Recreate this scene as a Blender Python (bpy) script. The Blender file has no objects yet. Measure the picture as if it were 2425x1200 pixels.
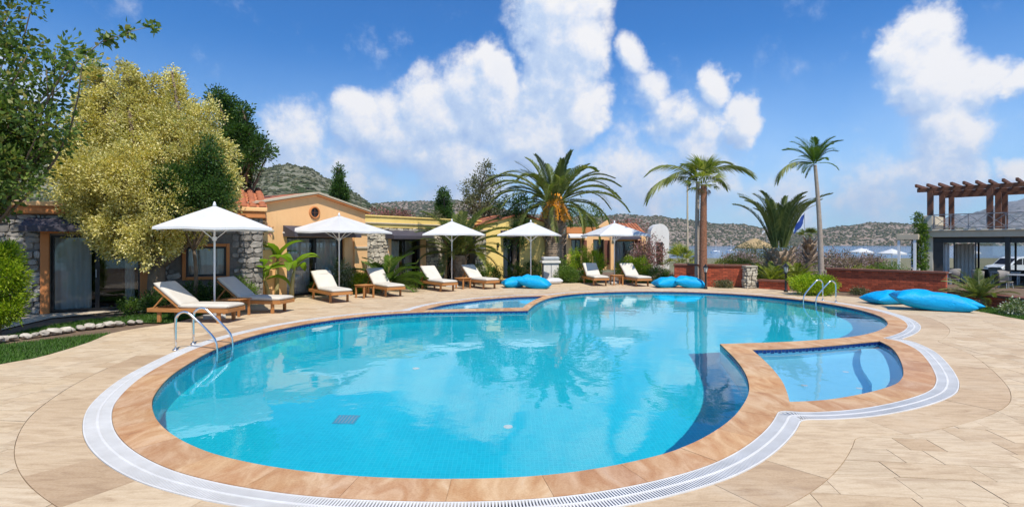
import bpy, bmesh, math, random
import numpy as np
from mathutils import Vector, Matrix, Euler
from mathutils.geometry import delaunay_2d_cdt

# ------------------------------------------------------------------ camera, sky, sun, exposure
SC = bpy.context.scene
COL = SC.collection
R = math.radians
PI = math.pi
EYE, FPX, CX, CY = 1.85, 1250.0, 1212.5, 575.0       # eye height, focal length and optical axis of the photograph (2425 px wide)

cam_d = bpy.data.cameras.new('camera')
cam = bpy.data.objects.new('camera', cam_d); COL.objects.link(cam)
cam.location = (0, 0, EYE); cam.rotation_euler = (R(90), 0, 0)
cam_d.sensor_width = 36.0; cam_d.lens = 36.0 * FPX / 2425.0
cam_d.shift_y = -25.0 / 2425.0
cam_d.clip_start = 0.05; cam_d.clip_end = 30000
SC.camera = cam

SUN_EL, SUN_AZ = R(57), R(24)                          # azimuth measured from -Y (behind the camera) towards +X
SUN_DIR = Vector((math.sin(SUN_AZ) * math.cos(SUN_EL), -math.cos(SUN_AZ) * math.cos(SUN_EL), math.sin(SUN_EL)))
sun_d = bpy.data.lights.new('sun', 'SUN'); sun_d.energy = 4.3; sun_d.angle = R(0.5); sun_d.color = (1.0, 0.945, 0.86)
sun_d.cycles.is_caustics_light = True                 # sunlight refracts through the pool water
sun = bpy.data.objects.new('sun', sun_d); COL.objects.link(sun)
sun.rotation_euler = SUN_DIR.to_track_quat('Z', 'Y').to_euler(); sun.location = (10, -20, 30)

SC.view_settings.view_transform = 'Standard'; SC.view_settings.look = 'None'
SC.view_settings.exposure = 0.25; SC.view_settings.gamma = 1.0
SC.view_settings.use_curve_mapping = False
SC.cycles.use_denoising = True
SC.cycles.max_bounces = 12; SC.cycles.diffuse_bounces = 6; SC.cycles.glossy_bounces = 3
SC.cycles.transmission_bounces = 6; SC.cycles.transparent_max_bounces = 12
SC.cycles.sample_clamp_indirect = 4.0


def ray_dir(px, py):
    return Vector(((px - CX) / FPX, 1.0, (CY - py) / FPX)).normalized()


class NB:
    """small helper to wire shader nodes"""
    def __init__(self, tree):
        self.t = tree; self.n = tree.nodes; self.l = tree.links
    def new(self, typ, **kw):
        nd = self.n.new(typ)
        for k, v in kw.items(): setattr(nd, k, v)
        return nd
    def put(self, sock, val):
        if isinstance(val, bpy.types.NodeSocket): self.l.new(val, sock)
        elif val is not None:
            if hasattr(sock.default_value, '__len__') and not hasattr(val, '__len__'): val = (val,) * len(sock.default_value)
            if hasattr(sock.default_value, '__len__') and len(sock.default_value) == 4 and len(val) == 3: val = (*val, 1)
            sock.default_value = val
    def math(self, op, a, b=None, c=None, clamp=False):
        nd = self.new('ShaderNodeMath', operation=op, use_clamp=clamp)
        for i, v in enumerate((a, b, c)):
            if v is not None: self.put(nd.inputs[i], v)
        return nd.outputs[0]
    def vmath(self, op, a, b=None):
        nd = self.new('ShaderNodeVectorMath', operation=op)
        self.put(nd.inputs[0], a)
        if b is not None:
            self.put(nd.inputs[3] if op == 'SCALE' else nd.inputs[1], b)
        return nd.outputs['Value'] if op in ('LENGTH', 'DISTANCE', 'DOT_PRODUCT') else nd.outputs[0]
    def noise(self, vec=None, scale=5, detail=4, rough=.55, dist=0, col=False, dim='3D'):
        nd = self.new('ShaderNodeTexNoise', noise_dimensions=dim)
        if vec is not None: self.put(nd.inputs['Vector'], vec)
        nd.inputs['Scale'].default_value = scale; nd.inputs['Detail'].default_value = detail
        nd.inputs['Roughness'].default_value = rough; nd.inputs['Distortion'].default_value = dist
        return nd.outputs['Color' if col else 0]
    def ramp(self, fac, stops, interp='LINEAR'):
        nd = self.new('ShaderNodeValToRGB'); cr = nd.color_ramp; cr.interpolation = interp
        while len(cr.elements) < len(stops): cr.elements.new(0.5)
        for e, (p, c) in zip(cr.elements, stops):
            e.position = p; e.color = (*c, 1) if len(c) == 3 else c
        self.put(nd.inputs[0], fac); return nd.outputs[0]
    def mix(self, fac, a, b, blend='MIX'):
        nd = self.new('ShaderNodeMix', data_type='RGBA', blend_type=blend)
        self.put(nd.inputs[0], fac); self.put(nd.inputs[6], a); self.put(nd.inputs[7], b)
        return nd.outputs[2]
    def step(self, v, lo, hi, smooth=True):
        nd = self.new('ShaderNodeMapRange', interpolation_type='SMOOTHSTEP' if smooth else 'LINEAR')
        self.put(nd.inputs[0], v); nd.inputs[1].default_value = lo; nd.inputs[2].default_value = hi
        return nd.outputs[0]


def build_world():
    w = bpy.data.worlds.new('World'); SC.world = w; w.use_nodes = True
    b = NB(w.node_tree); b.n.clear()
    sk = b.new('ShaderNodeTexSky', sky_type='NISHITA', sun_disc=False)
    sk.sun_elevation = SUN_EL; sk.sun_rotation = R(180) + SUN_AZ
    sk.air_density = 1.0; sk.dust_density = 0.35; sk.ozone_density = 3.0; sk.altitude = 0
    d = b.vmath('NORMALIZE', b.new('ShaderNodeTexCoord').outputs['Generated'])
    sep = b.new('ShaderNodeSeparateXYZ'); b.put(sep.inputs[0], d); z = sep.outputs[2]
    # deep blue air of a dry summer day
    hs = b.new('ShaderNodeHueSaturation'); hs.inputs['Saturation'].default_value = 1.22; hs.inputs['Value'].default_value = 1.0
    b.put(hs.inputs['Color'], sk.outputs[0])
    sky = b.mix(1.0, hs.outputs[0], (0.31, 0.90, 1.30), 'MULTIPLY')
    # cumulus towers: a field of round puffs placed by direction, broken up by turbulence
    puffs = [(1320, 25, 118, 1), (1335, 130, 105, .95), (1310, 210, 110, 1), (1160, 165, 72, .9), (1140, 240, 120, 1), (1365, 270, 85, .95), (1250, 310, 130, .9),
             (1020, 270, 105, .9), (930, 320, 100, .75), (850, 290, 75, .85), (700, 320, 92, .7), (1010, 185, 52, .55), (1080, 390, 160, .7), (820, 420, 140, .5), (640, 400, 110, .5),
             (1490, 140, 48, .7), (1520, 205, 58, .62), (1580, 275, 66, .7), (1690, 210, 54, .85), (1765, 280, 60, .9), (1640, 320, 80, .6), (1680, 390, 120, .42),
             (2180, 105, 92, 1), (2215, 190, 112, 1), (2330, 190, 80, .9), (2235, 310, 105, .8), (2200, 430, 115, .62), (2430, 205, 50, .8), (2430, 410, 60, .7),
             (870, 130, 62, .19), (935, 85, 42, .17), (1880, 490, 150, .42), (2080, 480, 130, .5), (1500, 440, 150, .5),
             (-250, 180, 190, .9), (-120, 330, 190, .8), (2800, 150, 200, 1), (2950, 350, 220, .9), (40, 250, 90, .4)]
    def field(vec, fine):
        wob = b.noise(vec, 5.5, 7, .62, 0, True)
        wv = b.vmath('ADD', vec, b.vmath('SCALE', b.vmath('SUBTRACT', wob, (.5, .5, .5)), .135))
        f = None
        for (x, y, r, a) in puffs:
            c = ray_dir(x, y)
            rr = r / FPX * 1.12 / math.sqrt(1 + ((x - CX) / FPX) ** 2)
            q = b.vmath('DISTANCE', wv, tuple(c))
            v = b.math('MULTIPLY_ADD', b.math('MULTIPLY', q, q), -a / rr ** 2, a)
            f = v if f is None else b.math('SMOOTH_MAX', f, v, .10)
        # scattered cumulus over the rest of the sky, all round
        g = b.noise(vec, 2.1, 3, .5)
        side = b.step(sep.outputs[1], .45, .1)
        g2 = b.math('MULTIPLY', b.math('MULTIPLY_ADD', g, 3.2, -1.75), side)
        f = b.math('MAXIMUM', f, g2)
        n = b.noise(vec, fine, 9, .66)
        return b.math('MULTIPLY_ADD', b.math('SUBTRACT', n, .5), 1.1, f)
    d0 = field(d, 13.0)
    d1 = field(b.vmath('ADD', d, (.012, 0, .024)), 13.0)
    alpha = b.math('MULTIPLY', b.step(d0, .04, .62), .97)
    lit = b.math('MULTIPLY_ADD', b.math('SUBTRACT', d0, d1), 1.5, .55, True)
    soft = b.noise(d, 5.0, 4, .5)
    lit = b.math('MULTIPLY_ADD', b.math('SUBTRACT', soft, .5), .8, lit, True)
    cloud = b.ramp(lit, [(0, (3.4, 4.7, 7.2)), (.45, (5.0, 6.1, 7.9)), (.75, (7.2, 7.5, 8.2)), (1, (8.4, 8.3, 8.3))])
    # thin pale veil low over the horizon
    veil = b.math('MULTIPLY', b.step(z, .36, .02), b.math('MULTIPLY_ADD', b.noise(d, 4.0, 5, .6), .9, .12, True))
    sky = b.mix(b.math('MULTIPLY', veil, 1.0, None, True), sky, (5.6, 7.3, 9.4))
    col = b.mix(alpha, sky, cloud)
    bg = b.new('ShaderNodeBackground'); b.put(bg.inputs[0], col); bg.inputs[1].default_value = 0.1
    out = b.new('ShaderNodeOutputWorld'); b.l.new(bg.outputs[0], out.inputs[0])
    w.cycles.sampling_method = 'MANUAL'; w.cycles.sample_map_resolution = 512
build_world()


# ------------------------------------------------------------------ helpers: places, meshes, things
def G(px, py, z=0.0):
    """the point of the level z that the photograph shows at this pixel"""
    k = (EYE - z) / (py - CY)
    return Vector(((px - CX) * k, FPX * k, z))


def AT(px, py, dist):
    """the point at depth dist that the photograph shows at this pixel"""
    return Vector(((px - CX) / FPX * dist, dist, EYE + (CY - py) / FPX * dist))


def link(name, mesh, parent=None, loc=None, rot=None):
    o = bpy.data.objects.new(name, mesh); COL.objects.link(o)
    if parent is not None: o.parent = parent
    if loc is not None: o.location = loc
    if rot is not None: o.rotation_euler = rot
    return o


def tag(o, label=None, cat=None, group=None, kind=None):
    if label: o['label'] = label
    if cat: o['category'] = cat
    if group: o['group'] = group
    if kind: o['kind'] = kind
    return o


def thing(name, label, cat, loc=(0, 0, 0), rz=0.0, group=None):
    o = bpy.data.objects.new(name, None); COL.objects.link(o)
    o.empty_display_size = .2; o.location = loc; o.rotation_euler = (0, 0, rz)
    return tag(o, label, cat, group)


def copy_tree(o, parent=None):
    c = o.copy(); COL.objects.link(c); c.parent = parent
    for ch in list(o.children): copy_tree(ch, c)
    return c


class MB:
    """collects shapes into one mesh"""
    def __init__(self):
        self.v = []; self.f = []
    def add(self, vs, fs):
        n = len(self.v); self.v.extend([tuple(p) for p in vs]); self.f.extend([tuple(i + n for i in q) for q in fs]); return self
    def box(self, c, s, rz=0.0, M=None):
        hx, hy, hz = s[0] / 2, s[1] / 2, s[2] / 2
        P = [Vector((x, y, z)) for z in (-hz, hz) for y in (-hy, hy) for x in (-hx, hx)]
        if M is not None: P = [M @ p for p in P]
        elif rz:
            ca, sa = math.cos(rz), math.sin(rz); P = [Vector((p.x * ca - p.y * sa, p.x * sa + p.y * ca, p.z)) for p in P]
        c = Vector(c)
        return self.add([p + c for p in P], [(0, 2, 3, 1), (4, 5, 7, 6), (0, 1, 5, 4), (2, 6, 7, 3), (0, 4, 6, 2), (1, 3, 7, 5)])
    def bar(self, a, b, w, h=None):
        """square bar from a to b"""
        a, b = Vector(a), Vector(b); h = h or w; d = b - a
        q = d.to_track_quat('X', 'Z').to_matrix()
        return self.box((a + b) / 2, (d.length, w, h), M=q)
    def tube(self, pts, rad, n=8, cap=True):
        pts = [Vector(p) for p in pts]; m = len(pts)
        rad = [rad] * m if isinstance(rad, (int, float)) else rad
        vs, fs = [], []; ref = None
        for i, p in enumerate(pts):
            t = (pts[min(i + 1, m - 1)] - pts[max(i - 1, 0)]).normalized()
            if ref is None: ref = Vector((1, 0, 0)) if abs(t.x) < .8 else Vector((0, 1, 0))
            u = (ref - t * ref.dot(t)).normalized(); w = t.cross(u); ref = u
            for k in range(n):
                a = 2 * PI * k / n; vs.append(p + (u * math.cos(a) + w * math.sin(a)) * rad[i])
        for i in range(m - 1):
            for k in range(n):
                fs.append((i * n + k, i * n + (k + 1) % n, (i + 1) * n + (k + 1) % n, (i + 1) * n + k))
        if cap: fs += [tuple(range(n))[::-1], tuple((m - 1) * n + k for k in range(n))]
        return self.add(vs, fs)
    def lathe(self, prof, c=(0, 0, 0), n=16):
        vs, fs = [], []; c = Vector(c)
        for r, z in prof:
            for k in range(n):
                a = 2 * PI * k / n; vs.append(c + Vector((r * math.cos(a), r * math.sin(a), z)))
        for i in range(len(prof) - 1):
            for k in range(n):
                fs.append((i * n + k, i * n + (k + 1) % n, (i + 1) * n + (k + 1) % n, (i + 1) * n + k))
        fs += [tuple(range(n))[::-1], tuple((len(prof) - 1) * n + k for k in range(n))]
        return self.add(vs, fs)
    def prism(self, poly, z0, z1):
        n = len(poly); vs = [(p[0], p[1], z0) for p in poly] + [(p[0], p[1], z1) for p in poly]
        fs = [tuple(range(n))[::-1], tuple(range(n, 2 * n))] + [(i, (i + 1) % n, n + (i + 1) % n, n + i) for i in range(n)]
        return self.add(vs, fs)
    def mesh(self, name, mat=None, smooth=False, bevel=0.0):
        me = bpy.data.meshes.new(name); me.from_pydata(self.v, [], self.f)
        if bevel:
            bm = bmesh.new(); bm.from_mesh(me)
            bmesh.ops.bevel(bm, geom=bm.edges[:], offset=bevel, segments=1, affect='EDGES', clamp_overlap=True)
            bm.to_mesh(me); bm.free()
        if mat: me.materials.append(mat)
        if smooth: me.polygons.foreach_set('use_smooth', [True] * len(me.polygons))
        me.update(); return me
    def build(self, name, mat=None, parent=None, smooth=False, loc=None, rot=None, bevel=0.0):
        return link(name, self.mesh(name, mat, smooth, bevel), parent, loc, rot)


def np_mesh(name, V, F, mat=None, smooth=False):
    """fast mesh from arrays; F is (n,3) or (n,4)"""
    me = bpy.data.meshes.new(name); k = F.shape[1]
    me.vertices.add(len(V)); me.vertices.foreach_set('co', np.ascontiguousarray(V, dtype=np.float32).ravel())
    me.loops.add(F.size); me.loops.foreach_set('vertex_index', F.astype(np.int32).ravel())
    me.polygons.add(len(F)); me.polygons.foreach_set('loop_start', np.arange(0, F.size, k, dtype=np.int32))
    me.update(calc_edges=True)
    if mat: me.materials.append(mat)
    if smooth: me.polygons.foreach_set('use_smooth', np.ones(len(F), dtype=bool))
    return me


# ------------------------------------------------------------------ materials (all procedural)
MATS = {}


def material(name, rough=.6, metal=0.0, spec=.4):
    m = bpy.data.materials.new(name); m.use_nodes = True
    b = NB(m.node_tree); p = b.n['Principled BSDF']
    p.inputs['Roughness'].default_value = rough; p.inputs['Metallic'].default_value = metal
    p.inputs['Specular IOR Level'].default_value = spec
    MATS[name] = m
    return m, b, p


def coords(b, scale=None, kind='Object'):
    c = b.new('ShaderNodeTexCoord').outputs[kind]
    if scale:
        mp = b.new('ShaderNodeMapping'); b.put(mp.inputs[0], c); mp.inputs['Scale'].default_value = scale; c = mp.outputs[0]
    return c


def world_pos(b):
    return b.new('ShaderNodeNewGeometry').outputs['Position']


def rnd(b, kind):
    return b.new('ShaderNodeObjectInfo').outputs['Random'] if kind == 'object' else b.new('ShaderNodeNewGeometry').outputs['Random Per Island']


def bump(b, p, h, strength=.3, dist=.01):
    bp = b.new('ShaderNodeBump'); bp.inputs['Strength'].default_value = strength; bp.inputs['Distance'].default_value = dist
    b.put(bp.inputs['Height'], h); b.l.new(bp.outputs[0], p.inputs['Normal'])


def plain(name, c1, c2=None, scale=6, rough=.6, metal=0.0, bmp=.0, bscale=60, spec=.4, vary=None, amt=.25, space='world', stretch=None):
    """two-tone noisy surface, optional tone change from piece to piece"""
    m, b, p = material(name, rough, metal, spec)
    c2 = c2 or tuple(min(1, v * .8) for v in c1)
    vec = world_pos(b) if space == 'world' else coords(b)
    if stretch:
        mp = b.new('ShaderNodeMapping'); b.put(mp.inputs[0], vec); mp.inputs['Scale'].default_value = stretch; vec = mp.outputs[0]
    n = b.noise(vec, scale, 6, .6)
    col = b.ramp(n, [(.3, c2), (.7, c1)])
    if vary:
        v = b.math('MULTIPLY_ADD', rnd(b, vary), 2 * amt, 1 - amt)
        hs = b.new('ShaderNodeHueSaturation'); b.put(hs.inputs['Value'], v); b.put(hs.inputs['Color'], col); col = hs.outputs[0]
    b.put(p.inputs['Base Color'], col)
    if bmp: bump(b, p, b.noise(vec, bscale, 5, .6), bmp, .008)
    return m


def stone_paving(name, kind, brown=False):
    m, b, p = material(name, .62, 0, .3)
    P = world_pos(b); r = rnd(b, kind)
    off = b.new('ShaderNodeCombineXYZ'); b.put(off.inputs[0], b.math('MULTIPLY', r, 37.0)); b.put(off.inputs[1], b.math('MULTIPLY', r, 91.0)); b.put(off.inputs[2], b.math('MULTIPLY', r, 13.0))
    v = b.vmath('ADD', P, off.outputs[0])
    mp = b.new('ShaderNodeMapping'); b.put(mp.inputs[0], v); mp.inputs['Scale'].default_value = (1.1, 4.6, 1); mp.inputs['Rotation'].default_value = (0, 0, R(9))
    vein = b.noise(mp.outputs[0], 2.4, 8, .62, 1.1)
    col = b.ramp(vein, [(.20, (.30, .19, .105)), (.36, (.48, .35, .215)), (.52, (.61, .475, .31)), (.8, (.70, .575, .41))])
    tint = b.ramp(r, [(0, (.82, .72, .62)), (.10, (.90, .83, .75)), (.26, (1, .97, .93)), (.5, (1.07, 1.05, 1.02)), (.7, (.95, .93, .90)), (.86, (1.0, .95, .87)), (1, (1.09, 1.05, 1.0))] if not brown else [(0, (.72, .60, .50)), (.3, (.88, .79, .70)), (.5, (1.04, 1.0, .94)), (.75, (.83, .72, .62)), (1, (1.06, 1.02, .96))])
    col = b.mix(1, col, tint, 'MULTIPLY')
    fine = b.noise(P, 55, 4, .7)
    col = b.mix(.22, col, b.ramp(fine, [(.3, (.34, .24, .14)), (.65, (.70, .58, .42))]), 'MIX')
    dirt = b.step(b.noise(mp.outputs[0], .75, 7, .7, .8), .50, .74)
    col = b.mix(b.math('MULTIPLY', dirt, .55), col, (.34, .225, .135))
    dust = b.step(b.noise(P, .8, 6, .7), .52, .75); col = b.mix(b.math('MULTIPLY', dust, .35), col, (.66, .55, .40))
    b.put(p.inputs['Base Color'], col); bump(b, p, b.math('ADD', vein, b.math('MULTIPLY', fine, .5)), .35, .006)
    return m


def make_materials():
    stone_paving('paving_each', 'object'); stone_paving('paving_rest', 'island'); stone_paving('paving_border', 'object', True)
    # orange sandstone coping
    m, b, p = material('sandstone', .55, 0, .35); P = world_pos(b); r = rnd(b, 'object')
    mp = b.new('ShaderNodeMapping'); b.put(mp.inputs[0], b.vmath('ADD', P, b.vmath('SCALE', (17.0, 31.0, 0), r))); mp.inputs['Scale'].default_value = (2.2, 1.0, 1)
    n = b.noise(mp.outputs[0], 1.7, 7, .6, 1.4)
    col = b.ramp(n, [(.22, (.27, .11, .045)), (.38, (.45, .215, .08)), (.50, (.52, .30, .145)), (.62, (.62, .41, .23)), (.8, (.62, .47, .32))])
    col = b.mix(1, col, b.ramp(r, [(0, (.88, .80, .78)), (.5, (1, 1, 1)), (1, (1.06, 1.0, .92))]), 'MULTIPLY')
    big = b.noise(P, .45, 4, .6); col = b.mix(1, col, b.ramp(big, [(.32, (.84, .76, .82)), (.45, (.98, .95, .98)), (.55, (1.04, 1.06, 1.04)), (.68, (1.06, .92, .70))]), 'MULTIPLY')
    f = b.noise(P, 70, 3, .7); col = b.mix(.22, col, b.ramp(f, [(.3, (.30, .16, .07)), (.7, (.80, .58, .36))]))
    b.put(p.inputs['Base Color'], col); bump(b, p, f, .25, .004)
    plain('white_plastic', (.76, .74, .70), (.62, .60, .56), 3, .5)
    plain('channel', (.10, .09, .08), (.05, .05, .05), 8, .9)
    plain('grout', (.25, .18, .11), (.18, .13, .085), 12, .9)
    # glass mosaic of the pool: small square tiles, joints a little paler
    m, b, p = material('pool_mosaic', .35, 0, .4); P = world_pos(b)
    br = b.new('ShaderNodeTexBrick'); br.offset = 0; br.squash = 1
    b.put(br.inputs['Vector'], P); br.inputs['Scale'].default_value = 1
    br.inputs['Brick Width'].default_value = .05; br.inputs['Row Height'].default_value = .05; br.inputs['Mortar Size'].default_value = .003
    br.inputs['Color1'].default_value = (.008, .60, .70, 1); br.inputs['Color2'].default_value = (.005, .54, .655, 1); br.inputs['Mortar'].default_value = (.05, .64, .74, 1)
    n = b.noise(P, .9, 5, .55)
    b.put(p.inputs['Base Color'], b.mix(1, br.outputs[0], b.ramp(n, [(.3, (.90, .93, .95)), (.7, (1.05, 1.04, 1.03))]), 'MULTIPLY'))
    plain('pool_light_mosaic', (.27, .66, .80), (.22, .60, .75), 9, .35)
    plain('navy_tile', (.006, .03, .16), (.004, .02, .10), 40, .15, spec=.6)
    # water: clear, faint swell on its surface
    m = bpy.data.materials.new('water'); m.use_nodes = True; MATS['water'] = m; b = NB(m.node_tree); b.n.clear()
    g = b.new('ShaderNodeBsdfGlass'); g.inputs['IOR'].default_value = 1.333; g.inputs['Roughness'].default_value = 0
    P = world_pos(b); h = b.math('ADD', b.noise(P, 1.3, 3, .5), b.math('MULTIPLY', b.noise(P, 7.5, 2, .5), .12))
    bp = b.new('ShaderNodeBump'); bp.inputs['Strength'].default_value = 1; bp.inputs['Distance'].default_value = .0058; b.put(bp.inputs['Height'], h)
    b.l.new(bp.outputs[0], g.inputs['Normal']); g.inputs['Color'].default_value = (.97, 1, 1, 1)
    out = b.new('ShaderNodeOutputMaterial'); b.l.new(g.outputs[0], out.inputs[0])
    # sea
    m, b, p = material('sea', .12, 0, .5); P = world_pos(b)
    b.put(p.inputs['Base Color'], b.ramp(b.noise(P, .02, 4), [(.3, (.012, .085, .20)), (.7, (.02, .12, .26))])); bump(b, p, b.noise(P, .8, 4), .6, .3)
    m, b, p = material('steel', .16, 1.0); p.inputs['Base Color'].default_value = (.78, .77, .74, 1)
    # teak with grain
    m, b, p = material('teak', .5, 0, .35); P = coords(b, (1.2, 26, 26)); n = b.noise(P, 3, 5, .6, .6)
    col = b.ramp(n, [(.25, (.29, .115, .035)), (.55, (.46, .205, .065)), (.8, (.55, .27, .10))])
    col = b.mix(1, col, b.ramp(rnd(b, 'object'), [(0, (.82, .8, .78)), (1, (1.12, 1.1, 1.05))]), 'MULTIPLY')
    b.put(p.inputs['Base Color'], col); bump(b, p, n, .2, .003)
    plain('timber_dark', (.165, .07, .038), (.10, .04, .022), 3, .6, bmp=.2, stretch=(2, 2, 9), vary='object', amt=.15)
    m, b, p = material('canvas_cream', .85, 0, .2); P = world_pos(b)
    b.put(p.inputs['Base Color'], b.ramp(b.noise(P, 3, 4), [(.3, (.56, .51, .43)), (.7, (.63, .58, .495))])); bump(b, p, b.math('ADD', b.noise(P, 9, 3), b.math('MULTIPLY', b.noise(P, 240, 1), .1)), .35, .02)
    plain('piping', (.36, .33, .29), None, 9, .9)
    m, b, p = material('canvas_white', .8, 0, .2); P = world_pos(b)
    b.put(p.inputs['Base Color'], b.ramp(b.noise(P, 2.2, 4), [(.3, (.68, .68, .67)), (.7, (.745, .745, .735))])); bump(b, p, b.noise(P, 4, 3), .25, .02)
    tr = b.new('ShaderNodeBsdfTranslucent'); tr.inputs[0].default_value = (.75, .73, .70, 1); ms = b.new('ShaderNodeMixShader'); ms.inputs[0].default_value = .22
    out = [n for n in b.n if n.type == 'OUTPUT_MATERIAL'][0]; b.l.new(p.outputs[0], ms.inputs[1]); b.l.new(tr.outputs[0], ms.inputs[2]); b.l.new(ms.outputs[0], out.inputs[0])
    plain('white_paint', (.80, .80, .80), (.74, .74, .74), 8, .35)
    m, b, p = material('blue_fabric', .5, 0, .4); P = world_pos(b)
    p.inputs['Specular IOR Level'].default_value = .2
    b.put(p.inputs['Base Color'], b.ramp(b.noise(P, 2.5, 3), [(.3, (.002, .30, .60)), (.7, (.003, .37, .69))])); bump(b, p, b.noise(P, 6.5, 4, .6, 1.2), .55, .05)
    for nm, c1, c2 in (('stucco_orange', (.88, .53, .25), (.81, .465, .205)), ('stucco_terracotta', (.60, .24, .085), (.50, .19, .065)), ('stucco_yellow', (.88, .65, .22), (.80, .57, .18)),
                       ('stucco_white', (.78, .75, .69), (.69, .66, .60)), ('stucco_beige', (.60, .54, .43), (.52, .46, .36)), ('stucco_pale', (.56, .47, .34), (.48, .40, .28))):
        m, b, p = material(nm, .85, 0, .2); P = world_pos(b)
        n = b.noise(P, .9, 6, .65); s = b.noise(P, 1.0, 4); mp = b.new('ShaderNodeMapping'); b.put(mp.inputs[0], P); mp.inputs['Scale'].default_value = (3, 3, .35)
        streak = b.step(b.noise(mp.outputs[0], 2.2, 5, .6), .5, .82)
        col = b.mix(b.math('MULTIPLY', streak, .28), b.ramp(n, [(.3, c2), (.7, c1)]), tuple(v * .55 for v in c1))
        b.put(p.inputs['Base Color'], col); bump(b, p, b.noise(P, 90, 4, .7), .4, .006)
    plain('wall_stone', (.36, .325, .28), (.17, .155, .135), 6, .9, bmp=1, bscale=22, vary='object', amt=.4)
    plain('mortar', (.20, .18, .155), (.13, .118, .10), 9, .95, bmp=.6, bscale=30)
    plain('edging_rock', (.56, .50, .41), (.33, .29, .23), 5, .9, bmp=.7, bscale=20, vary='object', amt=.2)
    plain('awning', (.075, .066, .082), (.055, .05, .062), 4, .8)
    plain('frame_dark', (.018, .018, .021), (.012, .012, .014), 4, .35)
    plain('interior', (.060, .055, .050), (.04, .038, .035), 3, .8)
    plain('curtain', (.74, .71, .67), (.66, .63, .59), 4, .9)
    plain('roof_tile', (.47, .165, .075), (.33, .105, .05), 6, .8, bmp=.4, bscale=25, vary='object', amt=.2)
    plain('brick', (.47, .095, .038), (.36, .068, .028), 9, .8, bmp=.5, bscale=60, vary='object', amt=.30)
    plain('brick_mortar', (.145, .075, .05), (.11, .055, .038), 12, .95)
    plain('brick_cap', (.20, .075, .045), (.14, .05, .032), 5, .8, bmp=.4)
    plain('stone_pillar', (.60, .53, .40), (.36, .31, .23), 6, .9, bmp=.7, bscale=22, vary='object', amt=.3)
    plain('concrete', (.52, .50, .46), (.43, .41, .375), 3, .85, bmp=.3)
    plain('soil', (.20, .135, .085), (.12, .078, .048), 7, .95, bmp=.8, bscale=30)
    plain('sand_path', (.60, .50, .37), (.47, .38, .27), 2.5, .95, bmp=.5, bscale=50)
    plain('ground_scrub', (.24, .20, .12), (.10, .115, .045), .35, .95, bmp=.6, bscale=2)
    plain('lantern_black', (.014, .014, .015), None, 5, .4)
    plain('lantern_glass', (.55, .55, .50), None, 5, .2)
    plain('metal_grey', (.44, .45, .46), (.36, .37, .38), 5, .4, metal=.3)
    plain('rattan', (.30, .27, .24), (.20, .18, .16), 40, .8)
    plain('tyre', (.02, .02, .02), None, 5, .8)
    plain('car_white', (.78, .78, .78), None, 5, .22, spec=.6)
    plain('flag_blue', (.012, .05, .26), None, 5, .8)
    plain('thatch', (.46, .33, .17), (.32, .22, .10), 30, .95, bmp=.8, stretch=(1, 1, .2))
    plain('date_fruit', (.74, .33, .02), (.60, .23, .015), 14, .6)
    # window glass: clear pane with mirror-like sheen
    m = bpy.data.materials.new('window_glass'); m.use_nodes = True; MATS['window_glass'] = m; b = NB(m.node_tree); b.n.clear()
    t = b.new('ShaderNodeBsdfTransparent'); t.inputs[0].default_value = (.88, .90, .90, 1); g = b.new('ShaderNodeBsdfGlossy'); g.inputs['Roughness'].default_value = .02
    fr = b.new('ShaderNodeFresnel'); fr.inputs[0].default_value = 1.5; ms = b.new('ShaderNodeMixShader'); out = b.new('ShaderNodeOutputMaterial')
    b.put(ms.inputs[0], b.math('ADD', fr.outputs[0], .01, None, True)); b.l.new(t.outputs[0], ms.inputs[1]); b.l.new(g.outputs[0], ms.inputs[2]); b.l.new(ms.outputs[0], out.inputs[0])
    # leaves: each leaf its own tone, light passes through
    def leaf(name, stops, trans=.35, rough=.5):
        m, b, p = material(name, rough, 0, .35)
        r = b.new('ShaderNodeNewGeometry').outputs['Random Per Island']; col = b.ramp(r, stops)
        big = b.noise(world_pos(b), .9, 3); col = b.mix(1, col, b.ramp(big, [(.3, (.78, .80, .78)), (.7, (1.15, 1.12, 1.05))]), 'MULTIPLY')
        b.put(p.inputs['Base Color'], col)
        t = b.new('ShaderNodeBsdfTranslucent'); b.put(t.inputs[0], b.mix(1, col, (1.15, 1.25, .55), 'MULTIPLY')); ms = b.new('ShaderNodeMixShader'); ms.inputs[0].default_value = trans
        out = [n for n in b.n if n.type == 'OUTPUT_MATERIAL'][0]; b.l.new(p.outputs[0], ms.inputs[1]); b.l.new(t.outputs[0], ms.inputs[2]); b.l.new(ms.outputs[0], out.inputs[0])
    leaf('leaf_dark', [(0, (.03, .07, .016)), (.5, (.055, .12, .024)), (1, (.10, .175, .035))])
    leaf('leaf_fig', [(0, (.06, .11, .02)), (.5, (.125, .20, .04)), (.85, (.22, .28, .055)), (1, (.36, .28, .09))])
    leaf('leaf_variegated', [(0, (.38, .32, .06)), (.25, (.60, .52, .14)), (.6, (.78, .69, .28)), (.85, (.87, .80, .45)), (1, (.34, .34, .06))], .26, .75)
    leaf('leaf_lime', [(0, (.14, .25, .008)), (.5, (.29, .42, .014)), (1, (.50, .56, .04))], .40)
    leaf('leaf_green', [(0, (.05, .11, .016)), (.5, (.11, .20, .028)), (1, (.20, .29, .045))])
    leaf('leaf_palm', [(0, (.09, .13, .028)), (.5, (.17, .215, .05)), (.9, (.28, .29, .09)), (1, (.42, .35, .14))], .3)
    leaf('leaf_palm_cool', [(0, (.065, .10, .026)), (.5, (.13, .17, .045)), (1, (.25, .27, .09))], .3)
    leaf('leaf_fan', [(0, (.12, .17, .02)), (.5, (.24, .29, .035)), (1, (.40, .38, .08))], .4)
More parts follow.
